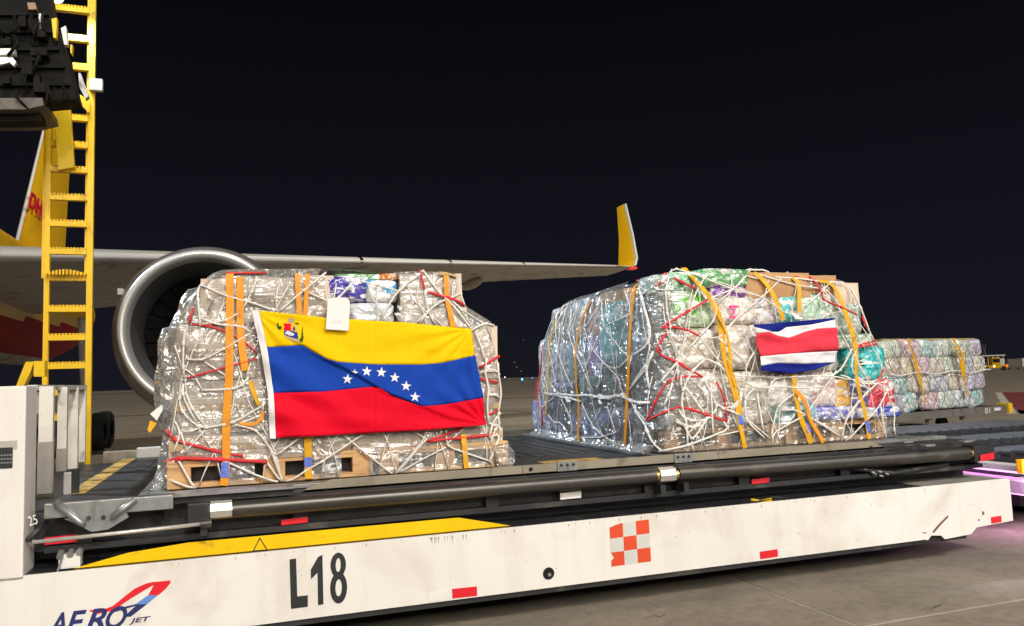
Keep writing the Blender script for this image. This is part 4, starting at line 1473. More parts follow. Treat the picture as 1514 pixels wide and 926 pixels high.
# ================================================================== LOAD TWO (Costa Rican flag)
air_pallet(3.05, 5.78, 5.36, 8.55, .930, 'flat aluminium cargo pallet under the load of packs with the small flag')
for k, (a, b_) in enumerate(((3.22, 4.35), (4.40, 5.50))):
    wooden_pallet(a, b_, 5.62, 6.6, .956, ('wooden pallet in the shadowed lower left of the load with the small flag', 'wooden pallet at the lower right of the load with the small flag')[k])
FY2 = 5.56
P2G = 'packs stacked on the pallet with the small flag'
def pk(k, a, b_, s=9, am=.5):
    return pack_mat('pack_%s' % k, a, b_, s, am, off=len(MATS) * 1.3)
GRN, MINT, TEAL, PURP = (.10, .36, .13), (.42, .66, .50), (.02, .40, .40), (.26, .06, .42)
front = (
    ((950, 402, 1042, 430), pk('g1', (.14, .44, .20), (.42, .52, .40), 12), 'pale green pack at the top left of the load, under a red cord', .5),
    ((1040, 398, 1110, 424), pk('g2', GRN, (.40, .36, .30), 12), 'green pack on top, left of the top carton', .5),
    ((954, 432, 988, 494), K[2], 'grey brown pack left of the green leaf pack', .25),
    ((985, 430, 1056, 483), pk('leaf', (.40, .56, .36), (.66, .74, .62), 8), 'pale green pack printed with a bright green leaf', .4),
    ((1056, 424, 1104, 440), pk('p1', PURP, (.60, .52, .62), 12), 'purple pack in the top row, above the pack with the pink letter', .4),
    ((1058, 436, 1120, 478), pk('m1', (.74, .70, .64), (.78, .62, .40), 7, .3), 'white pack printed with a pink letter M lying on its side', .35),
    ((1116, 430, 1152, 478), pk('m2', (.76, .74, .72), (.42, .18, .60), 10, .45), 'white pack with purple specks between the pink letter and teal packs', .4),
    ((1150, 434, 1186, 476), pk('t1', (.06, .52, .55), (.70, .72, .68), 10, .5), 'teal and white pack above the left part of the small flag', .4),
    ((1184, 432, 1238, 476), pk('mi1', MINT, (.80, .84, .74), 8), 'pale mint pack above the right part of the small flag', .45),
    ((1236, 446, 1276, 494), pk('mi2', (.36, .48, .40), (.66, .68, .62), 10), 'grey green pack on the right shoulder, below the top right carton', .5),
    ((940, 495, 988, 546), pk('gr1', (.32, .36, .38), (.34, .38, .40), 6), 'dark grey pack at the front corner, beside the orange strap', .4),
    ((984, 486, 1062, 546), pk('cr1', (.56, .48, .40), (.66, .59, .50), 6), 'large beige pack under the green leaf pack', .35),
    ((1062, 480, 1114, 546), pk('cr2', (.58, .52, .44), (.62, .55, .45), 6), 'beige pack between the yellow strap and the small flag', .35),
    ((1112, 478, 1178, 550), pk('cr3', (.48, .42, .36), (.6, .55, .48), 7), 'pack behind the hoist half of the small flag', .3),
    ((1178, 478, 1240, 550), pk('cr4', (.52, .50, .46), (.64, .60, .54), 7), 'pack behind the fly half of the small flag', .3),
    ((1238, 494, 1296, 514), pk('mi3', (.36, .50, .38), (.56, .62, .52), 9), 'flat mint pack just above the teal pack at the right edge', .5),
    ((1258, 513, 1313, 564), pk('tq', (.02, .50, .52), (.04, .54, .54), 5, .5), 'bright turquoise pack bulging out at the right edge', .55),
    ((936, 546, 1012, 604), pk('gr2', (.40, .41, .41), (.56, .53, .49), 7), 'grey pack at mid height by the front corner', .4),
    ((1010, 546, 1076, 606), pk('cr5', (.66, .59, .52), (.74, .68, .60), 8), 'beige pack behind the tangle of white cords', .35),
    ((1076, 550, 1142, 602), pk('cr6', (.74, .68, .60), (.80, .66, .44), 8), 'cream pack below the small flag hoist', .4),
    ((1140, 552, 1202, 602), pk('wh1', (.80, .77, .72), (.56, .70, .66), 9), 'white pack below the middle of the small flag', .45),
    ((1200, 550, 1240, 602), pk('wh2', (.72, .66, .62), (.78, .16, .22), 10, .4), 'white and pink pack below the right end of the small flag', .45),
    ((1236, 562, 1259, 602), pk('or1', (.76, .40, .06), (.62, .46, .22), 9), 'narrow orange pack below the turquoise pack', .3),
    ((1257, 564, 1287, 604), pk('nv1', (.09, .10, .30), (.40, .36, .36), 12, .4), 'dark navy pack beside the narrow orange pack', .35),
    ((1284, 562, 1327, 604), pk('rd1', (.66, .03, .07), (.70, .10, .13), 5, .4), 'red pack at the right edge above the blue pack', .5),
    ((924, 602, 988, 648), pk('gr3', (.34, .37, .42), (.48, .50, .54), 8), 'crumpled silver grey pack at the bottom of the front corner', .5),
    ((986, 605, 1062, 648), pk('kr1', (.46, .36, .29), (.58, .50, .43), 7), 'brown pack at the bottom, under the tangle of white cords', .35),
    ((1060, 602, 1146, 648), pk('kr2', (.56, .46, .38), (.66, .59, .52), 7), 'wide beige brown pack at the bottom middle', .3),
    ((1146, 600, 1212, 650), pk('pa1', (.16, .60, .64), (.80, .52, .62), 9), 'pastel speckled pack at the bottom behind the forked yellow strap', .45),
    ((1210, 602, 1272, 650), pk('lv1', (.22, .24, .68), (.62, .60, .66), 8, .5), 'lavender pack at the bottom, right of the forked strap', .45),
    ((1270, 604, 1302, 648), pk('wh3', (.74, .72, .74), (.22, .28, .68), 9, .4), 'white pack at the bottom, left of the bright blue pack', .45),
    ((1300, 602, 1334, 646), pk('bl1', (.02, .06, .48), (.06, .10, .50), 6, .4), 'bright blue pack at the bottom right corner', .5),
)
for i, (r_, m, lab, sf) in enumerate(front):
    x0, x1, z0, z1 = rect(*r_, FY2)
    z0 = max(z0, 1.142) if r_[3] > 640 else z0
    x0 = max(x0, 3.215 if z1 < 2.25 else 3.33)
    o = soft_pack('goods_pack', x0 - .015, x1 + .015, FY2 - .01 + random.uniform(0, .025), FY2 + .52, z0 - .012, z1 + .012, m, i * 1.37, sf, label=lab, group=P2G, n=8)
    if 'leaf' in lab:
        K6 = lambda x, y: (930 + x / 5.974, 385 + y / 5.974)
        M_LEAF = mat('leaf_print', (.10, .50, .012), .35, var=.1)
        bv = BVHTree.FromPolygons([v.co for v in o.data.vertices], [list(q.vertices) for q in o.data.polygons])
        for q in ([(490, 325), (525, 335), (480, 390), (450, 450), (405, 480), (375, 440), (390, 380), (430, 345)], [(560, 300), (610, 290), (660, 340), (620, 372), (575, 345)], [(540, 470), (590, 440), (590, 470), (560, 480)]):
            c = (sum(k[0] for k in q) / len(q), sum(k[1] for k in q) / len(q))
            b = MB()
            for s_ in (0, .5, 1):
                for k in (q if s_ else [c]):
                    pp_, nr_ = on_hull(bv, *K6(c[0] + (k[0] - c[0]) * s_, c[1] + (k[1] - c[1]) * s_))
                    b.v.append(pp_ + nr_ * .003)
            n_ = len(q)
            for i_ in range(n_):
                j_ = (i_ + 1) % n_
                b.face([0, 1 + i_, 1 + j_]); b.face([1 + i_, 1 + n_ + i_, 1 + n_ + j_, 1 + j_])
            b.build('leaf_print', M_LEAF, o)
    if 'letter M' in lab:
        p = at(1078, 469, FY2 - .03)
        text_on('printed_letter', 'M', mat('pink_print', (.80, .04, .28), .4), o, Vector((p.x + .10, FY2 - .028, p.z - .01)), Vector((0, 0, .105)), Vector((-.095, 0, 0)), NB, 0, .004)
    if 'turquoise' in lab:
        for k in range(3):
            p = at(1268 + 2 * k, 531 + 5 * k, FY2 - .03)
            MB().box(p.x, p.x + .045, FY2 - .034, FY2 - .028, p.z - .006, p.z + .006).build('print_line', M_REFW, o)
for r_, m, lab in (((1104, 401, 1198, 440), K[3], 'wide brown carton at the top middle of the load with the small flag'),
                   ((1198, 405, 1238, 434), K[3], 'brown carton at the top, between two yellow straps'),
                   ((1234, 416, 1271, 452), K[1], 'brown carton at the top right corner of the load with the small flag')):
    x0, x1, z0, z1 = rect(*r_, FY2)
    carton(x0, x1, FY2 + .01, FY2 + .6, z0, z1 - .012, m, lab, 'cartons on top of the load with the small flag', tape=False)
XL = 3.17
side = (
    ((940, 410, 962, 440), pk('s1', (.16, .26, .20), (.36, .42, .38), 9), 'grey green pack at the top of the load corner, left of the orange strap', .5),
    ((915, 438, 958, 492), pk('s3', (.09, .16, .17), (.26, .32, .32), 8), 'dark slate pack beside the top of the orange strap', .4),
    ((883, 446, 922, 552), pk('s4', (.010, .42, .42), (.02, .40, .42), 5), 'tall teal pack in the middle of the left side', .3),
    ((862, 495, 884, 556), pk('s5', (.22, .05, .42), (.28, .10, .46), 8), 'purple pack left of the tall teal pack', .35),
    ((866, 460, 886, 496), pk('s6', (.66, .16, .05), (.42, .28, .22), 10), 'orange red pack above the purple pack', .35),
    ((843, 442, 868, 502), pk('s7', (.26, .31, .36), (.42, .46, .48), 7), 'slate grey pack at the top of the left side', .4),
    ((810, 454, 844, 506), pk('s8', (.26, .28, .28), (.42, .44, .42), 8), 'pale grey pack at the top far end of the left side', .45),
    ((838, 504, 864, 562), pk('s9', (.03, .27, .29), (.16, .30, .36), 8), 'dark teal pack left of the purple pack', .4),
    ((812, 506, 840, 566), pk('s10', (.24, .28, .40), (.40, .44, .54), 8), 'slate blue pack at the far end at mid height', .4),
    ((793, 500, 813, 592), pk('s11', (.42, .46, .52), (.62, .62, .64), 10), 'whitish tall pack at the far end by the loose cords', .5),
    ((852, 556, 908, 584), pk('s12', (.03, .40, .42), (.74, .52, .04), 10, .45), 'flat teal pack with a yellow band below the tall teal pack', .35),
    ((920, 490, 962, 548), pk('s13', (.22, .28, .30), (.38, .44, .47), 7), 'steel grey pack behind the orange strap at mid height', .4),
    ((924, 548, 962, 602), pk('s14', (.21, .25, .28), (.40, .43, .46), 7), 'dark steel pack behind the lower orange strap', .4),
    ((896, 552, 928, 604), pk('s15', (.22, .28, .38), (.38, .46, .56), 9), 'grey blue pack below the tall teal pack', .4),
    ((784, 592, 813, 646), pk('s16', (.10, .18, .66), (.36, .40, .58), 9), 'blue pack at the bottom far end of the left side', .45),
    ((811, 564, 852, 648), pk('s17', (.16, .24, .62), (.40, .46, .72), 7), 'periwinkle blue pack at the bottom, second from the far end', .4),
    ((850, 584, 902, 650), pk('s18', (.10, .16, .54), (.30, .36, .60), 7), 'dark blue pack at the bottom, middle of the left side', .4),
    ((900, 602, 936, 656), pk('s19', (.26, .24, .34), (.42, .40, .46), 9), 'lavender grey pack at the bottom near the front corner', .4),
)
for i, (r_, m, lab, sf) in enumerate(side):
    a, b_ = atX(r_[0], (r_[1] + r_[3]) / 2, XL), atX(r_[2], (r_[1] + r_[3]) / 2, XL)
    mx = (r_[0] + r_[2]) / 2
    z1, z0 = atX(mx, r_[1], XL).z, atX(mx, r_[3], XL).z
    z0 = max(z0, .985)
    soft_pack('goods_pack', XL - .005 + random.uniform(0, .02), XL + .5, b_.y - .02, a.y + .02, z0 - .012, z1 + .012, m, 50 + i * 1.7, sf, label=lab, group=P2G, n=8)
a, b_ = atX(880, 430, XL), atX(915, 430, XL)
carton(XL + .05, XL + .5, b_.y, a.y, atX(897, 447, XL).z, atX(897, 431, XL).z, K[3], 'small brown carton at the top of the left side', 'cartons on top of the load with the small flag', tape=False)
core = MB().box(3.75, 5.1, 6.15, 8.2, .97, 2.26).build('packed_goods', mat('packed_goods', (.20, .18, .17), .5, var=.6, vscale=8))
core['kind'] = 'stuff'
core['label'] = 'tightly packed goods filling the middle of the load with the small flag'

zt2 = lambda x, y: (interp([(2.9, 2.36), (3.15, 2.38), (3.35, 2.435), (3.65, 2.47), (4.5, 2.465), (5.0, 2.42), (5.22, 2.385), (5.5, 2.30)], x)
                    - .0 * max(0, y - 5.9) - .10 * max(0, (y - 7.4)))
L2 = piecewise([(0, -.02), (.6, -.02), (.85, .015), (.95, .04), (1, .06)])
R2 = piecewise([(0, .08), (.12, .07), (.25, .03), (.42, -.05), (.55, -.14), (.62, -.16), (.72, -.28), (.88, -.24), (.95, -.27), (1, -.33)])
BK2 = piecewise([(0, -.02), (.3, -.05), (.75, -.30), (.95, -.62), (1, -.68)])
FR2 = piecewise([(0, 0), (.8, 0), (.92, .03), (1, .08)])
H2 = hull(3.13, 5.60, 5.515, 8.46, .962, zt2, L2, R2, FR2, BK2, 3.7, amp=.016, nper=180)
B2 = hull_bvh(H2)
# stretch film: the whole left side, and a skirt round the foot of the front
def keep2(c, i, j):
    e = .10 * noise.noise(Vector((c.x * 3, c.y * 3, 4)))
    if c.x < 3.36 + e and c.y < 8.3:
        return c.z < 2.40
    if c.z > 2.30 and c.x > 4.7:
        return True
    return c.y < 5.75 and c.z < 1.62 + e * 2 - .26 * (c.x - 3.3)
wrap2 = skin_part(H2, keep2, 'stretch_film', M_FILM2)
tag(wrap2, 'clear stretch film over the left side and foot of the load with the small flag', 'stretch film')
# sagging loose film along the foot of the left side
b = MB()
rows = []
for i in range(60):
    y = 5.6 + i * .046
    row = []
    for j in range(6):
        t = j / 5
        q = noise.noise(Vector((y * 5, t * 2, 3)))
        row.append(Vector((3.12 - t * (.05 + .05 * q), y, 1.02 - t * .07 + .012 * q + .01 * noise.noise(Vector((y * 20, t * 5, 1))))))
    rows.append(row)
b.grid(rows).build('film_hem', M_FILM, wrap2, True)

net2 = thing('cargo_net', 'white and red cord net over the load of packs with the small flag', 'cargo net', (4.3, 5.5, .96), NETG)
random.seed(22)
A_ = ((780, 380), 3.0867)
cords(net2, B2, [[(140, 205), (135, 350), (145, 430), (160, 480), (185, 540), (215, 605)], [(215, 190), (190, 350), (225, 440), (262, 520), (300, 605)],
                 [(285, 165), (262, 330), (300, 420), (350, 480), (430, 560), (425, 620)], [(345, 150), (345, 240), (355, 320), (410, 395), (470, 460)],
                 [(425, 110), (450, 160), (470, 200), (480, 260)], [(355, 320), (300, 430), (265, 530)], [(430, 105), (390, 150), (340, 205), (300, 280), (262, 330)],
                 [(515, 90), (530, 200), (565, 320), (565, 400), (480, 455)], [(470, 460), (410, 520), (345, 480)], [(545, 490), (480, 590)], [(565, 400), (545, 490), (560, 600)],
                 [(350, 480), (330, 600)], [(480, 260), (355, 320)], [(280, 170), (215, 270), (190, 350)], [(215, 190), (150, 280), (130, 350)],
                 [(150, 630), (200, 730), (225, 840)], [(255, 670), (300, 770), (335, 805), (420, 865)], [(370, 680), (410, 800), (420, 870)],
                 [(100, 720), (130, 770), (150, 740), (190, 805)], [(90, 300), (100, 400), (140, 600)], [(40, 560), (60, 640), (68, 800)], [(100, 290), (50, 320), (42, 370)],
                 [(105, 300), (60, 370), (45, 430), (60, 520), (90, 620)], [(480, 660), (490, 690), (545, 745)], [(50, 470), (90, 560), (105, 640)], [(340, 690), (300, 770)], [(30, 600), (50, 560), (30, 660), (60, 720)]], *A_, M_CORD, 'cord', Yfall=7.5)
cords(net2, B2, [[(85, 620), (115, 640), (150, 610), (180, 640), (210, 625), (260, 640), (300, 620), (345, 650), (380, 655), (420, 620), (450, 640), (480, 660), (520, 670), (560, 665)],
                 [(130, 625), (160, 650), (205, 635), (250, 660)], [(300, 640), (340, 620), (370, 660), (400, 630), (450, 620), (470, 650)]], *A_, M_CORD, 'cord', .012, Yfall=7.5)
cords(net2, B2, [[(45, 395), (42, 530), (65, 625)], [(50, 560), (40, 690), (15, 770)]], *A_, M_CORDR, 'red_cord', Yfall=8, label='red cord')
B_ = ((930, 385), 5.974)
cords(net2, B2, [[(90, 110), (110, 300), (150, 440), (190, 590), (190, 745), (110, 800), (40, 850)], [(30, 430), (70, 360), (145, 290), (160, 260), (320, 265)],
                 [(380, 95), (320, 260), (340, 480), (370, 590), (350, 640), (440, 850)], [(785, 70), (650, 165), (570, 320), (540, 400), (530, 500), (520, 640), (410, 860)],
                 [(240, 75), (420, 85), (650, 160), (910, 260), (1135, 320)], [(800, 70), (1000, 140), (1135, 170)], [(1075, 95), (960, 220), (910, 265), (720, 325), (680, 380)],
                 [(720, 330), (770, 430), (740, 540), (640, 640), (500, 800)], [(940, 510), (860, 620), (800, 690), (620, 680)], [(800, 690), (1030, 920)],
                 [(1110, 790), (1030, 920)], [(620, 680), (720, 820), (800, 900)], [(350, 640), (230, 670), (290, 790)], [(40, 850), (20, 940)], [(220, 800), (170, 920)], [(20, 440), (45, 540)]], *B_, M_CORD, 'cord')
cords(net2, B2, [[(200, 90), (330, 140), (460, 200), (580, 255)], [(115, 110), (80, 190)], [(690, 350), (520, 450), (350, 555), (290, 600)], [(290, 600), (400, 590), (520, 620), (620, 675)],
                 [(330, 640), (240, 790), (290, 840)], [(290, 840), (400, 890), (480, 925)]], *B_, M_CORDR, 'red_cord', .009, label='red cord')
D_ = ((1060, 380), 3.0857)
cords(net2, B2, [[(0, 45), (150, 65), (350, 65), (540, 95), (600, 130), (650, 230), (720, 330)], [(150, 65), (70, 150), (0, 210)], [(320, 75), (240, 150), (200, 185), (90, 275), (0, 370)],
                 [(0, 115), (200, 185), (310, 260)], [(170, 80), (350, 130), (500, 150), (560, 230), (620, 330), (670, 420)], [(540, 95), (430, 200), (390, 230)], [(170, 430), (125, 490), (130, 560)],
                 [(130, 480), (0, 370)], [(0, 480), (80, 590)], [(60, 540), (300, 550), (500, 540), (600, 560)], [(290, 540), (240, 570), (230, 640)], [(540, 520), (400, 720), (240, 810), (250, 860)],
                 [(380, 600), (270, 680), (240, 820)], [(125, 620), (120, 730), (240, 830)], [(180, 620), (210, 800)], [(690, 600), (590, 730), (575, 760), (570, 840)], [(640, 560), (700, 620)],
                 [(770, 610), (740, 680), (590, 840)], [(720, 570), (780, 620), (820, 690)], [(0, 815), (120, 790)], [(620, 430), (660, 540)], [(610, 420), (560, 520), (480, 560)], [(430, 740), (550, 800)],
                 [(520, 650), (580, 750)], [(640, 400), (600, 500), (640, 560), (700, 580), (730, 560)], [(720, 330), (700, 360), (640, 400)], [(730, 570), (640, 660), (580, 740)], [(620, 560), (660, 580), (720, 580), (760, 570)],
                 [(740, 680), (750, 760), (780, 830)], [(800, 700), (830, 790), (845, 840)], [(560, 540), (620, 555), (650, 600), (690, 600)], [(200, 540), (260, 560), (340, 545)], [(100, 560), (180, 600), (290, 590), (380, 600), (480, 590)], [(300, 700), (340, 690), (400, 720), (560, 820)]], *D_, M_CORD, 'cord')
cords(net2, B2, [[(375, 65), (420, 100), (465, 140), (475, 200), (560, 230), (630, 265)], [(635, 405), (715, 385)], [(640, 412), (720, 398)], [(720, 570), (775, 510)], [(720, 575), (800, 550)], [(655, 270), (700, 320)]], *D_, M_CORDR, 'red_cord', .009, label='red cord')
E_ = ((930, 520), 5.79)
cords(net2, B2, [[(215, 10), (150, 140), (185, 320)], [(150, 150), (10, 330)], [(410, 90), (260, 280)], [(640, 70), (540, 150), (490, 240), (450, 330), (440, 470), (480, 580), (490, 650), (495, 800)],
                 [(640, 60), (770, 110), (960, 350)], [(470, 300), (560, 420), (640, 540)], [(690, 270), (710, 700)], [(640, 250), (750, 460), (740, 520), (540, 640)], [(370, 270), (340, 370), (300, 470)],
                 [(960, 350), (880, 490), (800, 480)], [(1060, 320), (980, 390), (990, 590), (1150, 740)], [(1090, 380), (1140, 670)], [(470, 640), (530, 770), (660, 570)],
                 [(260, 855), (500, 800), (860, 660), (800, 600)], [(395, 600), (480, 650), (620, 630)], [(530, 770), (555, 870)], [(65, 450), (60, 530), (150, 600), (160, 690), (260, 870)],
                 [(440, 200), (430, 280), (450, 330)], [(400, 60), (420, 180), (410, 250)], [(580, 280), (640, 320), (640, 400)], [(700, 280), (660, 330), (720, 380)], [(420, 500), (440, 560), (520, 600), (620, 600), (700, 560)],
                 [(400, 580), (460, 640), (560, 660)], [(720, 430), (780, 500), (880, 500), (960, 560)], [(860, 500), (960, 430), (940, 340)], [(500, 700), (560, 640), (660, 570)]], *E_, M_CORD, 'cord', .0085)
cords(net2, B2, [[(260, 20), (450, 120), (620, 215)], [(620, 215), (420, 210), (330, 250), (270, 350), (220, 440), (160, 590)], [(160, 590), (300, 520), (430, 470)], [(430, 470), (540, 500), (640, 530), (830, 600)],
                 [(830, 600), (810, 400), (740, 260)]], *E_, M_CORDR, 'red_cord', .009, label='red cord')
def diamonds(net, H, j0, j1, k0, k1, step, rise, r, seed):
    """the net's own thin diamond mesh, following the skin"""
    random.seed(seed)
    N = len(H[0])
    for sg in (1, -1):
        j = j0 - (k1 - k0) * rise if sg > 0 else j0
        while j < j1 + ((k1 - k0) * rise if sg < 0 else 0):
            P = []
            for k in range(k0, k1 + 1, 2):
                jj = j + sg * (k - k0) * rise + random.uniform(-.12, .12) + .35 * math.sin(k * .5 + j)
                if j0 <= jj <= j1:
                    a_ = int(math.floor(jj)); f_ = jj - a_
                    p_ = H[k][a_ % N].lerp(H[k][(a_ + 1) % N], f_)
                    c_ = Vector((sum(q.x for q in H[k]) / N, sum(q.y for q in H[k]) / N, p_.z))
                    P.append(p_ + (p_ - c_).normalized() * .011)
                elif P:
                    break
            if len(P) > 2:
                MB().tube(P, r, 5).build('cord', M_CORD, net, True)
            j += step
# straps
diamonds(net2, H2, 136, 179, 0, 27, 9.5, .30, .0045, 41)
diamonds(net2, H2, 1, 45, 0, 27, 6.5, .28, .0042, 42)
diamonds(net1, H1, 0, 37, 0, 27, 6.0, .30, .0045, 43)
strap(B2, px_(*A_, [(180, 200), (140, 270), (110, 380), (100, 500), (100, 600), (90, 725)]), .034, M_STRAPY, 'thin yellow strap at the far end of the left side', STRG, Yfall=8)
strap(B2, px_(*A_, [(295, 205), (250, 290), (225, 420), (230, 600), (240, 650), (235, 845)]), .040, M_STRAP, 'orange brown strap in the middle of the left side', STRG, Yfall=7)
strap(B2, px_(*A_, [(510, 85), (495, 140), (480, 270), (470, 460), (465, 600), (450, 872)]), .042, M_STRAP, 'orange strap at the front left corner of the load with the small flag', STRG)
strap(B2, px_(*B_, [(480, 85), (560, 170), (700, 320), (740, 390), (780, 470), (810, 650), (835, 900)]) + px_(*E_, [(870, 250), (905, 370), (930, 480), (935, 600), (985, 830)]), .052, M_STRAPY,
      'wide yellow strap crossing down left of the small flag', STRG, twist=.35, lab=((1092, 613), (1094, 628)))
strap(B2, px_(*B_, [(770, 480), (850, 640), (890, 900)]) + px_(*E_, [(840, 100), (900, 300)]), .030, M_STRAPY, 'second yellow strap strand beside the wide one left of the small flag', STRG, twist=.5, off=.024)
strap(B2, px_(*D_, [(165, 78), (220, 120), (260, 190), (298, 290)]), .046, M_STRAPY, 'slanting yellow strap above the hoist of the small flag', STRG)
strap(B2, px_(*D_, [(360, 72), (370, 140), (370, 270)]), .040, M_STRAPY, 'upright yellow strap above the middle of the small flag', STRG)
strap(B2, px_(*D_, [(485, 85), (530, 140), (560, 200), (585, 270), (612, 345), (630, 440), (630, 540)]), .046, M_STRAPY, 'yellow strap curving down right of the small flag', STRG, twist=.2)
strap(B2, px_(*D_, [(632, 545), (640, 610), (665, 690), (688, 830)]), .040, M_STRAPY, 'yellow strap between navy and red packs at the lower right', STRG, lab=((1278, 622), (1283, 640)))
strap(B2, px_(*D_, [(345, 535), (350, 610), (370, 720), (395, 780), (430, 850)]), .046, M_STRAPY, 'yellow strap hanging under the small flag', STRG, twist=.3, lab=((1190, 625), (1194, 640)))
strap(B2, px_(*D_, [(352, 615), (395, 650), (405, 730), (440, 790), (482, 850)]), .040, M_STRAP, 'orange loop forking off the strap under the small flag', STRG, off=.03, twist=.3)
for (q, lab) in (((845, 590), 'white paper tag tied to the net on the left side'), ((893, 594), 'small white tag on the net near the orange strap'), ((1178, 468), 'white tag tucked above the small flag')):
    p, nr = on_hull(B2, *q)
    b = MB()
    s = .045 if q[0] != 893 else .03
    uu = Vector((0, 0, 1)).cross(nr).normalized(); vv = nr.cross(uu)
    G = [[p + nr * (.03 + .012 * math.sin(i * 1.3 + j)) + uu * (i - 2) * s * .5 + vv * (j - 1.5) * s * .4 - uu * j * s * .25 for i in range(5)] for j in range(4)]
    o = b.grid(G).build('paper_tag', M_PAPER)
    tag(o, lab, 'paper tag')

c_top = [(1113, 480), (1150, 478), (1228, 470.5), (1238, 470)]
c_b1 = [(1115, 484), (1140, 491), (1150, 491), (1162, 484), (1200, 480), (1238, 472)]
c_w1 = [(1118, 493.5), (1135, 491), (1150, 497), (1165, 500), (1190, 491), (1210, 486), (1238, 484.5)]
c_r = [(1125, 527), (1170, 523), (1200, 521), (1239, 519)]
c_w2 = [(1124, 541), (1150, 537), (1190, 538.5), (1236, 535.5)]
c_bot = [(1122, 548), (1145, 550), (1173, 552.5), (1205, 547), (1235, 536)]
def cdisp(x, y):
    d = y - interp([(1110, 488), (1150, 500), (1190, 497), (1240, 480)], x)
    w = .022 * math.exp(-(d / 7) ** 2) * math.sin((x - 1114) / 124 * math.pi)
    w += .012 * math.sin((y - 478) / 8 + (x - 1114) / 26) + .006 * math.sin((y - 478) / 4.5 - (x - 1114) / 17)
    w += .014 * noise.noise(Vector((x / 22, y / 14, 2))) + .007 * noise.noise(Vector((x / 9, y / 8, 5)))
    w += .008 * math.exp(-((y - 512 - (x - 1170) * -.1) / 6) ** 2) * math.exp(-((x - 1185) / 40) ** 2)
    return w
YC = 5.455
cf = flag('costa_rican_flag', 'small blue, white and red striped flag hung on the net of the stacked packs', YC, [1113, 1115, 1117, 1124, 1124, 1123], [1238, 1238, 1238, 1239, 1236.5, 1235],
          [c_top, c_b1, c_w1, c_r, c_w2, c_bot], [F_NAVY, F_WHT, F_RED2, F_WHT, F_NAVY], cdisp, nx=60, nb=7, names=['blue_stripe', 'white_stripe', 'red_stripe', 'white_stripe', 'blue_stripe'])

# ================================================================== LOAD THREE on its dolly, behind at the right
pA = Vector(((1305 - 757) / FPX * 17.3, 17.3)); pB = Vector(((1452 - 757) / FPX * 19.1, 19.1))
def cam_to_xy(lat, dep):
    return Vector((CAM.x + math.sin(AZ) * lat + math.cos(AZ) * dep, CAM.y - math.cos(AZ) * lat + math.sin(AZ) * dep))
qA, qB = cam_to_xy(*pA), cam_to_xy(*pB)
ux = (qB - qA); LEN3 = ux.length; ux.normalize()
rot3 = math.atan2(ux.y, ux.x)
M3 = Matrix.Translation((qA.x, qA.y, 0)) @ Matrix.Rotation(rot3, 4, 'Z')
dl = thing('pallet_dolly', 'low grey pallet dolly numbered 01 with a yellow end bumper', 'pallet dolly', (0, 0, 0))
M_DOL = mat('dolly_grey', (.15, .14, .13), .5, var=.15, dirt=(.06, .055, .05), dscale=4)
DZ = .53
EX = LEN3 + .55
MB().box(-1.0, EX, -.10, -.04, DZ - .17, DZ, M=M3).build('side_rail', M_DOL, dl)
MB().box(-1.0, EX, 2.4, 2.46, DZ - .17, DZ, M=M3).build('side_rail', M_DOL, dl)
MB().box(-1.0, EX - .02, -.039, 2.399, DZ - .06, DZ - .01, M=M3).build('roller_bed', M_DECK, dl)
MB().box(EX, EX + .16, -.16, .14, DZ - .19, DZ + .05, M=M3, ch=.02).build('bumper', M_YEL, dl)
for x in (.1, 1.3, 2.6):
    MB().box(x, x + .1, -.06, .05, DZ - .27, DZ - .172, M=M3).build('leg_bracket', M_DOL, dl)
for x in (.5, 2.7):
    for y in (.5, 1.9):
        MB().cyl(M3 @ Vector((x, y, .16)), M3 @ Vector((x, y + .12, .16)), .16, n=18).build('wheel', M_RUBBER, dl)
n3 = M3.to_3x3() @ Vector((0, -1, 0))
u3 = M3.to_3x3() @ Vector((1, 0, 0))
text_on('lettering', '01', M_REFW, dl, M3 @ Vector((EX - .90, -.1005, DZ - .155)), u3 * .20, Vector((0, 0, .13)), n3)
MB().box(EX - .52, EX - .26, -.104, -.1005, DZ - .11, DZ - .04, M=M3).build('reflector', M_REFW, dl)
pcols = [('pale teal', (.38, .60, .60), (.62, .70, .66)), ('cream white', (.66, .60, .50), (.76, .72, .66)), ('pink', (.70, .50, .56), (.70, .60, .60)),
         ('lavender', (.52, .48, .64), (.62, .58, .64)), ('pale green', (.56, .66, .54), (.66, .66, .54)), ('white and blue', (.62, .64, .68), (.22, .32, .58)),
         ('beige', (.56, .46, .36), (.66, .58, .48)), ('mint', (.58, .70, .64), (.72, .70, .62)), ('yellow white', (.74, .66, .44), (.74, .70, .60))]
rows3 = [(.02, .42), (.42, .82), (.82, 1.22), (1.22, 1.60)]
RN = ['bottom row', 'second lowest row', 'second highest row', 'top row']
random.seed(12)
seq = [3, 0, 2, 7, 5, 0, 0, 1, 5, 1, 3, 6, 8, 2, 1, 4, 5, 1, 4, 2, 0, 7, 4, 3, 1, 6, 3, 5]
cnt = 0
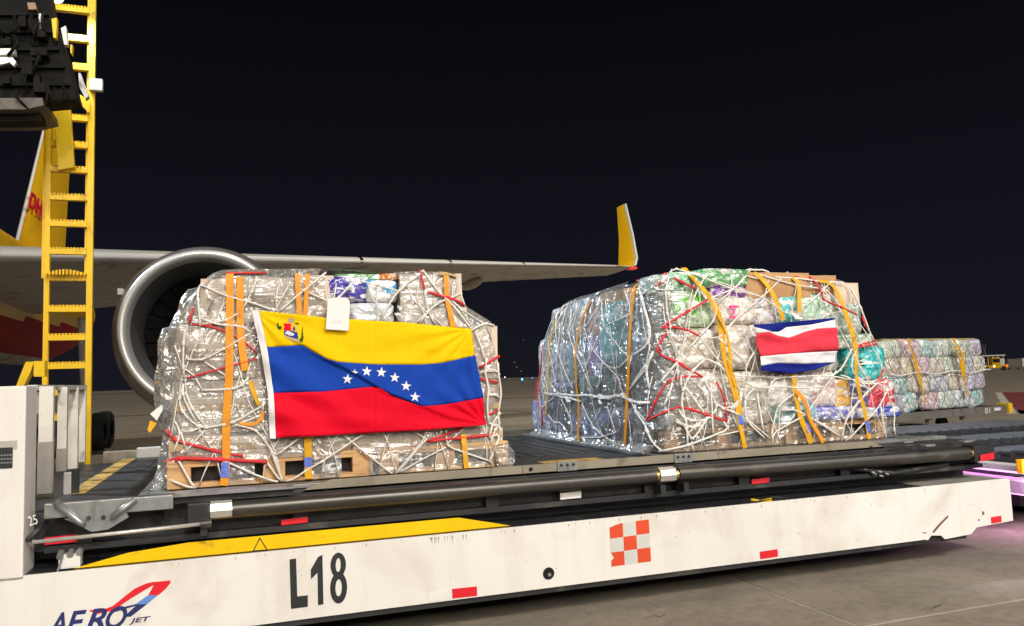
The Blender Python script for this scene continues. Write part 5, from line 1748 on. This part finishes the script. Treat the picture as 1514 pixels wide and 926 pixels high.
for ri, (z0, z1) in enumerate(rows3):
    ncol = (6, 5, 7, 6)[ri]
    for ci in range(ncol):
        k = seq[cnt % len(seq)]
        cnt += 1
        nm, a, b_ = pcols[k]
        w_ = LEN3 / ncol
        x0 = ci * w_ + random.uniform(-.03, .03) - (.05 if ri < 2 else 0)
        tilt = Matrix.Translation((x0 + w_ / 2, .3, (z0 + z1) / 2)) @ Matrix.Rotation(random.uniform(-.2, .2), 4, 'Y') @ Matrix.Translation((-x0 - w_ / 2, -.3, -(z0 + z1) / 2))
        k_ = min(ci, ncol - 1 - ci)
        sd = 'left' if ci <= ncol - 1 - ci else 'right'
        pos = 'at its %s end' % sd if k_ == 0 else '%s from its %s end' % (('', 'second', 'third', 'fourth')[k_], sd)
        soft_pack('goods_pack', x0 - .02, x0 + w_ + .02, -.02 + random.uniform(-.04, .04), .75, DZ + z0 - .02, DZ + z1 + .03, pack_mat('far_pack_%d' % k, a, b_, 7, .5, k * 2.2), 90 + cnt * 1.3, .55, M=M3 @ tilt,
                  label='%s pack on far dolly, %s, %s' % (nm, RN[ri], pos), group='packs stacked on the far pallet dolly', n=7)
for i in range(3):
    for ri, (z0, z1) in enumerate(((.02, .8), (.8, 1.56))):
        soft_pack('goods_pack', LEN3 - .6, LEN3 + .06 - .04 * i, .76 + i * .55, 1.32 + i * .55, DZ + z0, DZ + z1, pack_mat('far_pack_%d' % (i * 2), *pcols[i * 2][1:], 7, .5, i * 4.4), 140 + i + ri * 3, .5, M=M3,
                  label='%s pack on the end face of the far dolly load, %s from front' % (('lower', 'upper')[ri], ('first', 'second', 'third')[i]), group='packs stacked on the far pallet dolly')
tb = MB().box(.1, LEN3 - .1, .15, .72, DZ + 1.58, DZ + 1.66, M=M3).build('top_sheet', mat('kraft_sheet', (.36, .25, .12), .8, var=.3, vscale=5))
tag(tb, 'brown sheet lying over the top of the far dolly load', 'cover sheet')
net3 = thing('cargo_net', 'thin dark net over the packs on the far dolly', 'cargo net', (qA.x, qA.y, DZ), NETG)
M_DKC = mat('dark_net_cord', (.10, .10, .10), .8)
random.seed(5)
def wob(x, z):
    return -.10 + .03 * noise.noise(Vector((x * 2, z * 2, 0)))
for i in range(-5, 14):
    for sg in (1, -1):
        pts = []
        for k in range(15):
            z = 1.62 * k / 14
            x = i * .34 + sg * z * .62 + .16 * noise.noise(Vector((i, k * .4, sg)))
            if -.05 <= x <= LEN3 - .03 and z < 1.58:
                pts.append(M3 @ Vector((x, wob(x, z), DZ + z)))
        if len(pts) > 3:
            MB().tube(pts, .0055, 4).build('cord', M_DKC, net3)
MB().tube([M3 @ Vector((LEN3 * t / 20, -.11 + .01 * math.sin(t), DZ + .86 - .03 * math.sin(t * .9))) for t in range(21)], .016, 5).build('cord', M_CORD, net3)
M3i = M3.inverted()
for pts, lab in (([(1342, 501), (1352, 530), (1362, 570), (1369, 600)], 'gold strap on the left half of the far dolly load'),
                 ([(1409, 501), (1423, 525), (1426, 560), (1431, 592)], 'gold strap on the right half of the far dolly load'),
                 ([(1412, 512), (1421, 540), (1425, 560)], 'second gold strap strand on the right half of the far dolly load')):
    P, N = [], []
    for (a, b_) in zip(pts, pts[1:]):
        for k in range(6):
            t = k / 6
            d = ray(a[0] + (b_[0] - a[0]) * t, a[1] + (b_[1] - a[1]) * t)
            o_, dd_ = M3i @ CAM, M3i.to_3x3() @ d
            s = (-.125 - o_.y) / dd_.y
            P.append(M3 @ (o_ + dd_ * s)); N.append(n3)
    tag(ribbon(P, N, .085, M_STRAPY, 'lashing_strap', twist=.35), lab, 'strap', STRG)

# ================================================================== THE TRANSPORTER at the right edge
tp = thing('cargo_transporter', 'low dark roller deck transporter lit magenta underneath, at the right edge', 'transporter', (0, 0, 0))
M_BAND = mat('roller_tray_grey', (.17, .185, .22), .45, metal=.3, var=.15, dirt=(.05, .05, .055), dscale=5)
TX0, TX1 = 7.10, 12.2
MB().box(TX0, TX1, 5.75, 10.0, .47, .600).build('deck', M_BLACK, tp)
for i, (y0, y1) in enumerate(((8.7, 9.9), (7.4, 8.1), (6.3, 6.8))):
    MB().box(TX0 + .05, TX1 - .05, y0, y1, .6005, .62).build('roller_tray', M_BAND, tp)
    for k in range(26):
        x = TX0 + .15 + k * .2
        MB().cyl((x, y0 - .16, .605), (x, y0 - .005, .605), .04, n=10).build('roller', M_BLACK, tp)
M_SILL = mat('transporter_white', (.72, .70, .72), .4, dirt=(.4, .38, .4), dscale=5)
MB().box(6.93, 7.095, 5.42, 9.9, .555, .61, ch=.008).build('end_step', M_SILL, tp)
MB().box(6.86, 7.095, 5.30, 9.9, .36, .48, ch=.012).build('end_step', M_SILL, tp)
MB().box(7.10, TX1, 5.45, 5.745, .33, .465, ch=.01).build('side_sill', M_SILL, tp)
MB().box(TX0 + .3, TX1, 5.9, 10.2, .14, .39).build('chassis', M_BLACK, tp)
for x in (7.6, 10.6):
    MB().cyl((x + .4, 5.76, .2), (x + .4, 5.89, .2), .2, n=20).build('wheel', M_RUBBER, tp)
p = at(1512, 690, 5.4)
MB().box(p.x - .03, p.x + .15, 5.38, 5.44, p.z - .065, p.z + .065, ch=.008).build('corner_guard', M_YEL, tp)
M_LED = mat('magenta_led', (.9, .5, .9), .3, emit=(1, .36, .92), estr=2.6)
MB().box(6.96, 7.06, 5.45, 9.8, .535, .5545).build('led_strip', M_LED, tp)
MB().box(6.90, 7.06, 5.35, 9.8, .345, .3595).build('led_strip', M_LED, tp)
MB().box(7.12, TX1, 5.50, 5.53, .315, .3295).build('led_strip', M_LED, tp)
lamp('led_light', 'AREA', (7.3, 5.47, .30), (7.2, 5.2, 0), 4, (1, .42, .85), shape='RECTANGLE', size=1.6, size_y=.05)
lamp('led_light', 'AREA', (6.80, 5.0, .75), (7.15, 5.7, .42), 9, (.95, .40, 1), shape='RECTANGLE', size=.6, size_y=.08)

# ================================================================== THE AIRCRAFT
ac = thing('cargo_aircraft', 'yellow cargo jet seen from ahead of its left wing and engine', 'aircraft', (0, 0, 0))
M_AYEL = mat('aircraft_yellow', (.80, .46, .008), .32, var=.05, vscale=.6, coat=.3)
M_AGRY = mat('aircraft_grey', (.62, .60, .56), .42, var=.08, vscale=.8, dirt=(.2, .19, .18), dscale=1.5)
M_ARED = mat('aircraft_red', (.42, .008, .02), .6, var=.06, spec=.2)
M_LEM = mat('leading_edge_metal', (.70, .69, .67), .40, metal=.6, var=.06, vscale=2)
M_SLAT = mat('slat_paint', (.46, .455, .44), .35, var=.05, vscale=1.5)
M_NAC = mat('nacelle_paint', (.15, .135, .13), .35, var=.12, coat=.3)
M_LIN = mat('inlet_liner', (.13, .128, .125), .45, var=.1, metal=.3)
M_FAN = mat('fan_blade', (.016, .016, .018), .35, metal=.6, var=.1)
FX, FZ, FR = -7.15, 4.45, 1.88
# fuselage with a red cheat line low on its side
def fus(y):
    if y < 31: return FR, FZ
    t = min(1, (y - 31) / 12.5)
    return FR * (1 - .88 * t ** 1.4), FZ + .75 * t ** 1.2
b = MB()
ys = [-8 + .8 * i for i in range(65)]
NS = 72
rings = []
for y in ys:
    r_, z_ = fus(y)
    rings.append([Vector((FX + r_ * math.cos(2 * math.pi * i / NS), y, z_ + r_ * math.sin(2 * math.pi * i / NS))) for i in range(NS)])
b.use(M_AYEL).use(M_ARED).use(M_AGRY).use(M_AYEL)
base = 0
for rr in rings:
    b.v += rr
for i in range(len(ys) - 1):
    for j in range(NS):
        k = (j + 1) % NS
        c = (rings[i][j] + rings[i + 1][k]) / 2
        a = math.degrees(math.asin(max(-1, min(1, (c.z - fus(c.y)[1]) / fus(c.y)[0]))))
        b.use(M_AYEL if a > -34 + 9 * max(0, (c.y - 20) / 6) else M_ARED if a > -64 else M_AGRY)
        b.face([i * NS + j, i * NS + k, (i + 1) * NS + k, (i + 1) * NS + j])
fuse = b.build('fuselage', None, ac, True)
# tail fin
def slab_section(LE, TE, th, X):
    """two-point symmetric aerofoil outline in Y at height z, thickness in X"""
    out = []
    n = 10
    for s in (1, -1):
        rng = range(n + 1) if s == 1 else range(n - 1, 0, -1)
        for i in rng:
            t = i / n
            yt = th * (1.48 * math.sqrt(t) - .63 * t - 1.76 * t * t + 1.42 * t ** 3 - .51 * t ** 4)
            out.append((LE + (TE - LE) * t, s * yt))
    return out
b = MB().use(M_AYEL)
secs = []
for k in range(9):
    t = k / 8
    z = 6.0 + (13.9 - 6.0) * t
    le = 29.6 + (35.1 - 29.6) * t
    te = 37.4 + (38.9 - 37.4) * t
    secs.append([Vector((FX + x, y, z)) for y, x in slab_section(le, te, .24 * (1 - .45 * t), FX)])
b.grid(secs, True)
b.face([len(b.v) - len(secs[0]) + i for i in range(len(secs[0]))])
fin = b.build('tail_fin', M_AYEL, ac, 'auto')
b = MB()
secs = []
for k in range(9):
    t = k / 8
    z = 6.01 + (13.88 - 6.01) * t
    le = 29.6 + (35.1 - 29.6) * t - .05
    th = .24 * (1 - .45 * t)
    secs.append([Vector((FX + s * (th * .22 * (1 - abs(u) * 0) * math.sqrt(w_) + .012), le + .06 * w_, z)) for s, w_, u in ((1, 1, 0), (1, .45, 0), (1, .12, 0), (1, 0, 0), (-1, 0, 0), (-1, .12, 0), (-1, .45, 0), (-1, 1, 0))])
b.grid(secs)
b.build('fin_leading_edge', M_SLAT, fin, True)
# tail lettering on the right hand face of the fin
p = atX(41, 306, FX + .22)
text_on('lettering', 'DHL', M_ARED, fin, Vector((FX + .225, p.y, p.z)), Vector((0, 2.4, .0)), Vector((0, .12, .62)), Vector((1, 0, 0)), .3, .03, .03)

def wing_loft(name, secs, m, parent, flip=1):
    """secs: (x, yLE, z, chord, thick, twist)"""
    G = []
    n = 16
    for (x, y, z, c, th, tw) in secs:
        row = []
        for s in (1, -1):
            rng = range(n + 1) if s == 1 else range(n - 1, 0, -1)
            for i in rng:
                t = (i / n) ** 1.6
                yt = th * (1.48 * math.sqrt(t) - .63 * t - 1.76 * t * t + 1.42 * t ** 3 - .51 * t ** 4)
                zz = z + s * yt * (1.1 if s > 0 else .8) - tw * t * c
                row.append(Vector((x, y + c * t, zz)))
        G.append(row)
    b = MB().grid(G, True)
    for e in (0, len(G) - 1):
        L = len(G[0])
        b.face([e * L + i for i in range(L)])
    return b.build(name, m, parent, 'auto')

def LEp(t):
    return Vector((-5.25 + 18.45 * t, 15.9 + 8.9 * t, 4.06 + 1.36 * t))
ws = []
for t, c, th in ((-.08, 9.2, .30), (0, 8.6, .28), (.12, 7.2, .25), (.30, 5.6, .22), (.5, 4.5, .19), (.75, 3.2, .15), (.93, 2.3, .12), (1.0, 2.0, .10)):
    q = LEp(t)
    ws.append((q.x, q.y, q.z, c, th, .035))
wing = wing_loft('wing', ws, M_AGRY, ac)
# bright slats along the leading edge, in lengths with small gaps
for a_, c_ in ((.0, .245), (.285, .44), (.445, .585), (.59, .73), (.735, .96)):
    G = []
    for k in range(7):
        t = a_ + (c_ - a_) * k / 6
        q = LEp(t)
        th = interp([(p_[0], p_[4]) for p_ in ws], q.x) + .012
        row = []
        for s, u in ((1, .5), (1, .32), (1, .18), (1, .08), (1, .02), (1, 0), (-1, .02), (-1, .08), (-1, .16)):
            row.append(Vector((q.x, q.y + u - .02, q.z + s * th * 1.05 * math.sqrt(u / .9) * (1.1 if s > 0 else .85))))
        G.append(row)
    MB().grid(G).build('slat', M_SLAT, wing, True)
for t in (.36, .52, .68):                                 # flap track fairings
    q = LEp(t)
    c = interp([(p_[0], p_[3]) for p_ in ws], q.x)
    z_ = q.z - .035 * c - .12
    MB().lathe([(.01, -1.3), (.10, -1.0), (.16, -.3), (.15, .4), (.06, 1.1), (.005, 1.35)], (q.x, q.y + c * .86, z_), 14).build('flap_fairing', M_AGRY, wing, True)
# winglet
q = LEp(1)
wl_secs = []
for t, dx, ly, cz, ch in ((0, .0, 0.0, 0, 2.0), (.06, .26, .12, .10, 1.7), (.16, .42, .28, .35, 1.5), (.5, .60, .85, 1.30, 1.15), (1, .80, 1.70, 2.70, .75)):
    n = 10
    row = []
    for s in (1, -1):
        rng = range(n + 1) if s == 1 else range(n - 1, 0, -1)
        for i in rng:
            u = i / n
            yt = .09 * (1 - .5 * t) * (1.48 * math.sqrt(u) - .63 * u - 1.76 * u * u + 1.42 * u ** 3 - .51 * u ** 4)
            up_ = min(1, t / .16)
            row.append(Vector((q.x + dx - s * yt * up_, q.y + ly + ch * u, q.z + cz + s * yt * (1 - up_))))
    wl_secs.append(row)
b = MB().use(M_AYEL).grid(wl_secs, True)
b.face([len(b.v) - len(wl_secs[0]) + i for i in range(len(wl_secs[0]))])
wlet = b.build('winglet', None, wing, 'auto')
G = []
for t, dx, ly, cz in ((0, 0, 0, 0), (.06, .26, .12, .10), (.16, .42, .28, .35), (.5, .60, .85, 1.30), (1, .80, 1.70, 2.68)):
    G.append([Vector((q.x + dx + w_ * .6, q.y + ly + v_ - .04, q.z + cz - (1 - min(1, t / .16)) * .04 + u_)) for w_, v_, u_ in ((-.09, .12, 0), (-.07, .03, 0), (0, -.03, 0), (.10, .08, 0), (.14, .30, 0))])
MB().grid(G).build('winglet_edge', M_LEM, wing, True)
MB().box(q.x - .02, q.x + .24, q.y - .03, q.y + .30, q.z - .10, q.z - .01, ch=.03).build('wing_tip_lamp', mat('red_lens', (.75, .02, .02), .25, coat=.6, emit=(1, .05, .04), estr=.35), wing)
# engine
EC = at(303, 486, 12.2)
ES = 1.165
nac = MB().lathe([(r_ * ES, a_ * ES) for r_, a_ in [(1.015, .15), (1.06, .26), (1.12, .5), (1.18, .95), (1.20, 1.5), (1.17, 2.8), (1.05, 3.9), (.86, 4.9), (.80, 5.0), (.5, 5.0)]], EC, 96).build('engine_nacelle', M_NAC, ac, True)
MB().lathe([(r_ * ES, a_ * ES) for r_, a_ in [(1.015, .149), (1.006, .075), (.988, .02), (.955, 0), (.922, .02), (.895, .09), (.875, .22)]], EC, 96).build('inlet_lip', M_LEM, nac, True)
MB().lathe([(r_ * ES, a_ * ES) for r_, a_ in [(.875, .221), (.845, .6), (.83, 1.0), (.84, 1.5)]], EC, 96).build('inlet_liner', M_LIN, nac, True)
fan = MB().lathe([(r_ * ES, a_ * ES) for r_, a_ in [(.84, 1.50), (.3, 1.52), (.001, 1.53)]], EC, 48).build('fan_backing', mat('fan_dark', (.008, .008, .009), .8), nac)
MB().lathe([(r_ * ES, a_ * ES) for r_, a_ in [(.001, .85), (.10, .93), (.20, 1.1), (.27, 1.35), (.27, 1.48)]], EC, 32).build('spinner', M_FAN, fan, True)
for k in range(24):
    a = 2 * math.pi * k / 24
    G = []
    for i in range(6):
        r_ = .26 + (.825 - .26) * i / 5
        tw = .18 + .75 * i / 5
        ca, sa = math.cos(a), math.sin(a)
        row = []
        for s in (-1, 0, 1):
            wdt = .075 + .02 * i / 5
            off = s * wdt
            t_ = off * math.sin(tw + .5)
            ax = off * math.cos(tw + .5)
            row.append(EC + Vector((r_ * ca - t_ * sa, 1.38 + ax * .8, r_ * sa + t_ * ca)) * ES)
        G.append(row)
    MB().grid(G).build('fan_blade', M_FAN, fan, True)
MB().box(EC.x - .12, EC.x + .12, EC.y + 2.6, EC.y + 6.9, EC.z + .9, EC.z + 1.5, ch=.05).build('pylon', M_AGRY, ac)
MB().lathe([(.60, 5.5), (.55, 6.1), (.42, 6.7), (.1, 6.9)], EC, 40).build('exhaust', M_LIN, nac, True)
for px0, py0 in ((206, 402),):                            # strake on the cowl
    MB().box(EC.x - 1.22, EC.x - 1.14, EC.y + .5, EC.y + 1.4, EC.z + .55, EC.z + .64).build('cowl_strake', M_AGRY, nac)
# wing root fairing and main wheels
gear = MB().cyl((-4.0, 24.2, .9), (-4.1, 24.0, 3.6), .13, n=16).build('landing_gear', M_AGRY, ac)
for dx in (-.38, .38):
    for dy in (-.55, .55):
        w = MB().lathe([(.24, -.16), (.42, -.18), (.50, -.12), (.51, 0), (.50, .12), (.42, .18), (.24, .16)], (-4.0 + dx, 24.2 + dy, .51), 28, 'X').build('wheel', M_RUBBER, gear, True)

# ================================================================== FAR AWAY
def small_box_truck(name, P, label, w, h, beacon=True):
    t = thing(name, label, 'service vehicle', (P.x, P.y, 0))
    M = Matrix.Translation((P.x, P.y, 0)) @ Matrix.Rotation(-.35, 4, 'Z')
    MB().box(-w / 2, w / 2, -.8, .8, .45, .95, M=M, ch=.05).build('chassis', M_YEL, t)
    MB().box(-w * .10, w * .22, -.8, .8, .96, h * .78, M=M, ch=.06).build('cab', M_YEL, t)
    MB().box(-w * .08, w * .20, -.815, -.802, h * .48, h * .7, M=M).build('cab_window', mat('dark_glass', (.02, .025, .03), .1), t)
    MB().box(-w / 2, w * .45, -.7, .7, h * .86, h * .93, M=M, ch=.02).build('belt', M_REFW, t)
    for k in range(5):
        x = -w * .46 + k * w * .2
        MB().box(x, x + .09, -.72, -.64, .96, h * .859, M=M).build('belt_support', M_REFW, t)
    MB().box(w * .18, w * .40, -.75, .75, .96, h * .70, M=M, ch=.05).build('equipment_box', M_REFW, t)
    for x in (-w * .33, w * .33):
        MB().cyl(M @ Vector((x, -.86, .4)), M @ Vector((x, -.6, .4)), .4, n=18).build('wheel', M_RUBBER, t)
    if beacon:
        MB().cyl(M @ Vector((w * .46, -.82, .85)), M @ Vector((w * .46, -.86, .85)), .22, n=14).build('tail_lamp', mat('orange_lamp', (1, .2, .03), .3, emit=(1, .16, .02), estr=1.2), t)
    for x in (-w * .42, -.2):
        MB().cyl(M @ Vector((x, -.83, .8)), M @ Vector((x, -.87, .8)), .14, n=12).build('head_lamp', mat('warm_lamp', (1, .9, .7), .3, emit=(1, .82, .55), estr=5), t)
    return t
Pv = atZ(1468, 548.5, 0)
small_box_truck('belt_loader', Pv, 'distant yellow belt loader with bright lights, beside the horizon at the right', 4.4, 3.0)
Pw = atZ(1502, 546.5, 0)
t = thing('container_dolly', 'distant dark container on a dolly beside the yellow belt loader', 'container dolly', (Pw.x, Pw.y, 0))
M = Matrix.Translation((Pw.x, Pw.y, 0)) @ Matrix.Rotation(-.35, 4, 'Z')
MB().box(-2.2, 4.5, -.9, .9, .35, .5, M=M).build('dolly_bed', M_DOL, t)
MB().box(-2.0, .55, -.85, .85, .51, 2.0, M=M, ch=.04).build('container', mat('container_grey', (.20, .19, .17), .5, metal=.3), t)
MB().box(.75, 2.2, -.85, .85, .51, 2.1, M=M, ch=.04).build('container', M_REFW, t)
MB().box(2.4, 4.4, -.85, .85, .51, 2.0, M=M, ch=.04).build('container', mat('container_grey', (.20, .19, .17)), t)
for x in (-1.6, 0, 1.6, 3.8):
    MB().cyl(M @ Vector((x, -.8, .18)), M @ Vector((x, -.6, .18)), .18, n=12).build('wheel', M_RUBBER, t)
def edge_light(px_, py_, dist, col, size, est, label, grp='taxiway and city lights on the horizon'):
    d = ray(px_, py_)
    P = CAM + d * dist
    t = thing('ground_light', label, 'light', (P.x, P.y, 0), grp)
    MB().cyl((P.x, P.y, 0), (P.x, P.y, max(.05, P.z - size)), .03, n=6).build('post', M_BLACK, t)
    MB().lathe([(.001, -size), (size * .7, -size * .7), (size, 0), (size * .7, size * .7), (.001, size)], P, 12, 'Z').build('lens', mat('lens_%d' % int(1000 * sum(col)), col, .3, emit=col, estr=est), t, True)
for a in ((772, 561, 120, (.05, .45, 1), .15, 7, 'bright blue taxiway light in the gap between the two loads'), (746.5, 558, 150, (1, .95, .8), .10, 4, 'white light on the horizon just right of the carton load'),
          (787, 559, 130, (.15, .25, 1), .11, 2, 'dim blue light close beside the netted packs'), (760.5, 536, 300, (.8, .85, .9), .15, .35, 'faint high light above the white horizon light'),
          (764, 543, 300, (.6, .75, .6), .18, .2, 'faint greenish light in the gap, second from the top'), (770.5, 549, 300, (.8, .85, .9), .14, .35, 'faint light just above the bright blue light'),
          (774, 503, 500, (.8, .85, .9), .2, .2, 'faint topmost light high in the gap')):
    edge_light(*a)

# ------------------------------------------------------------------ final tidy
bpy.context.view_layer.update()
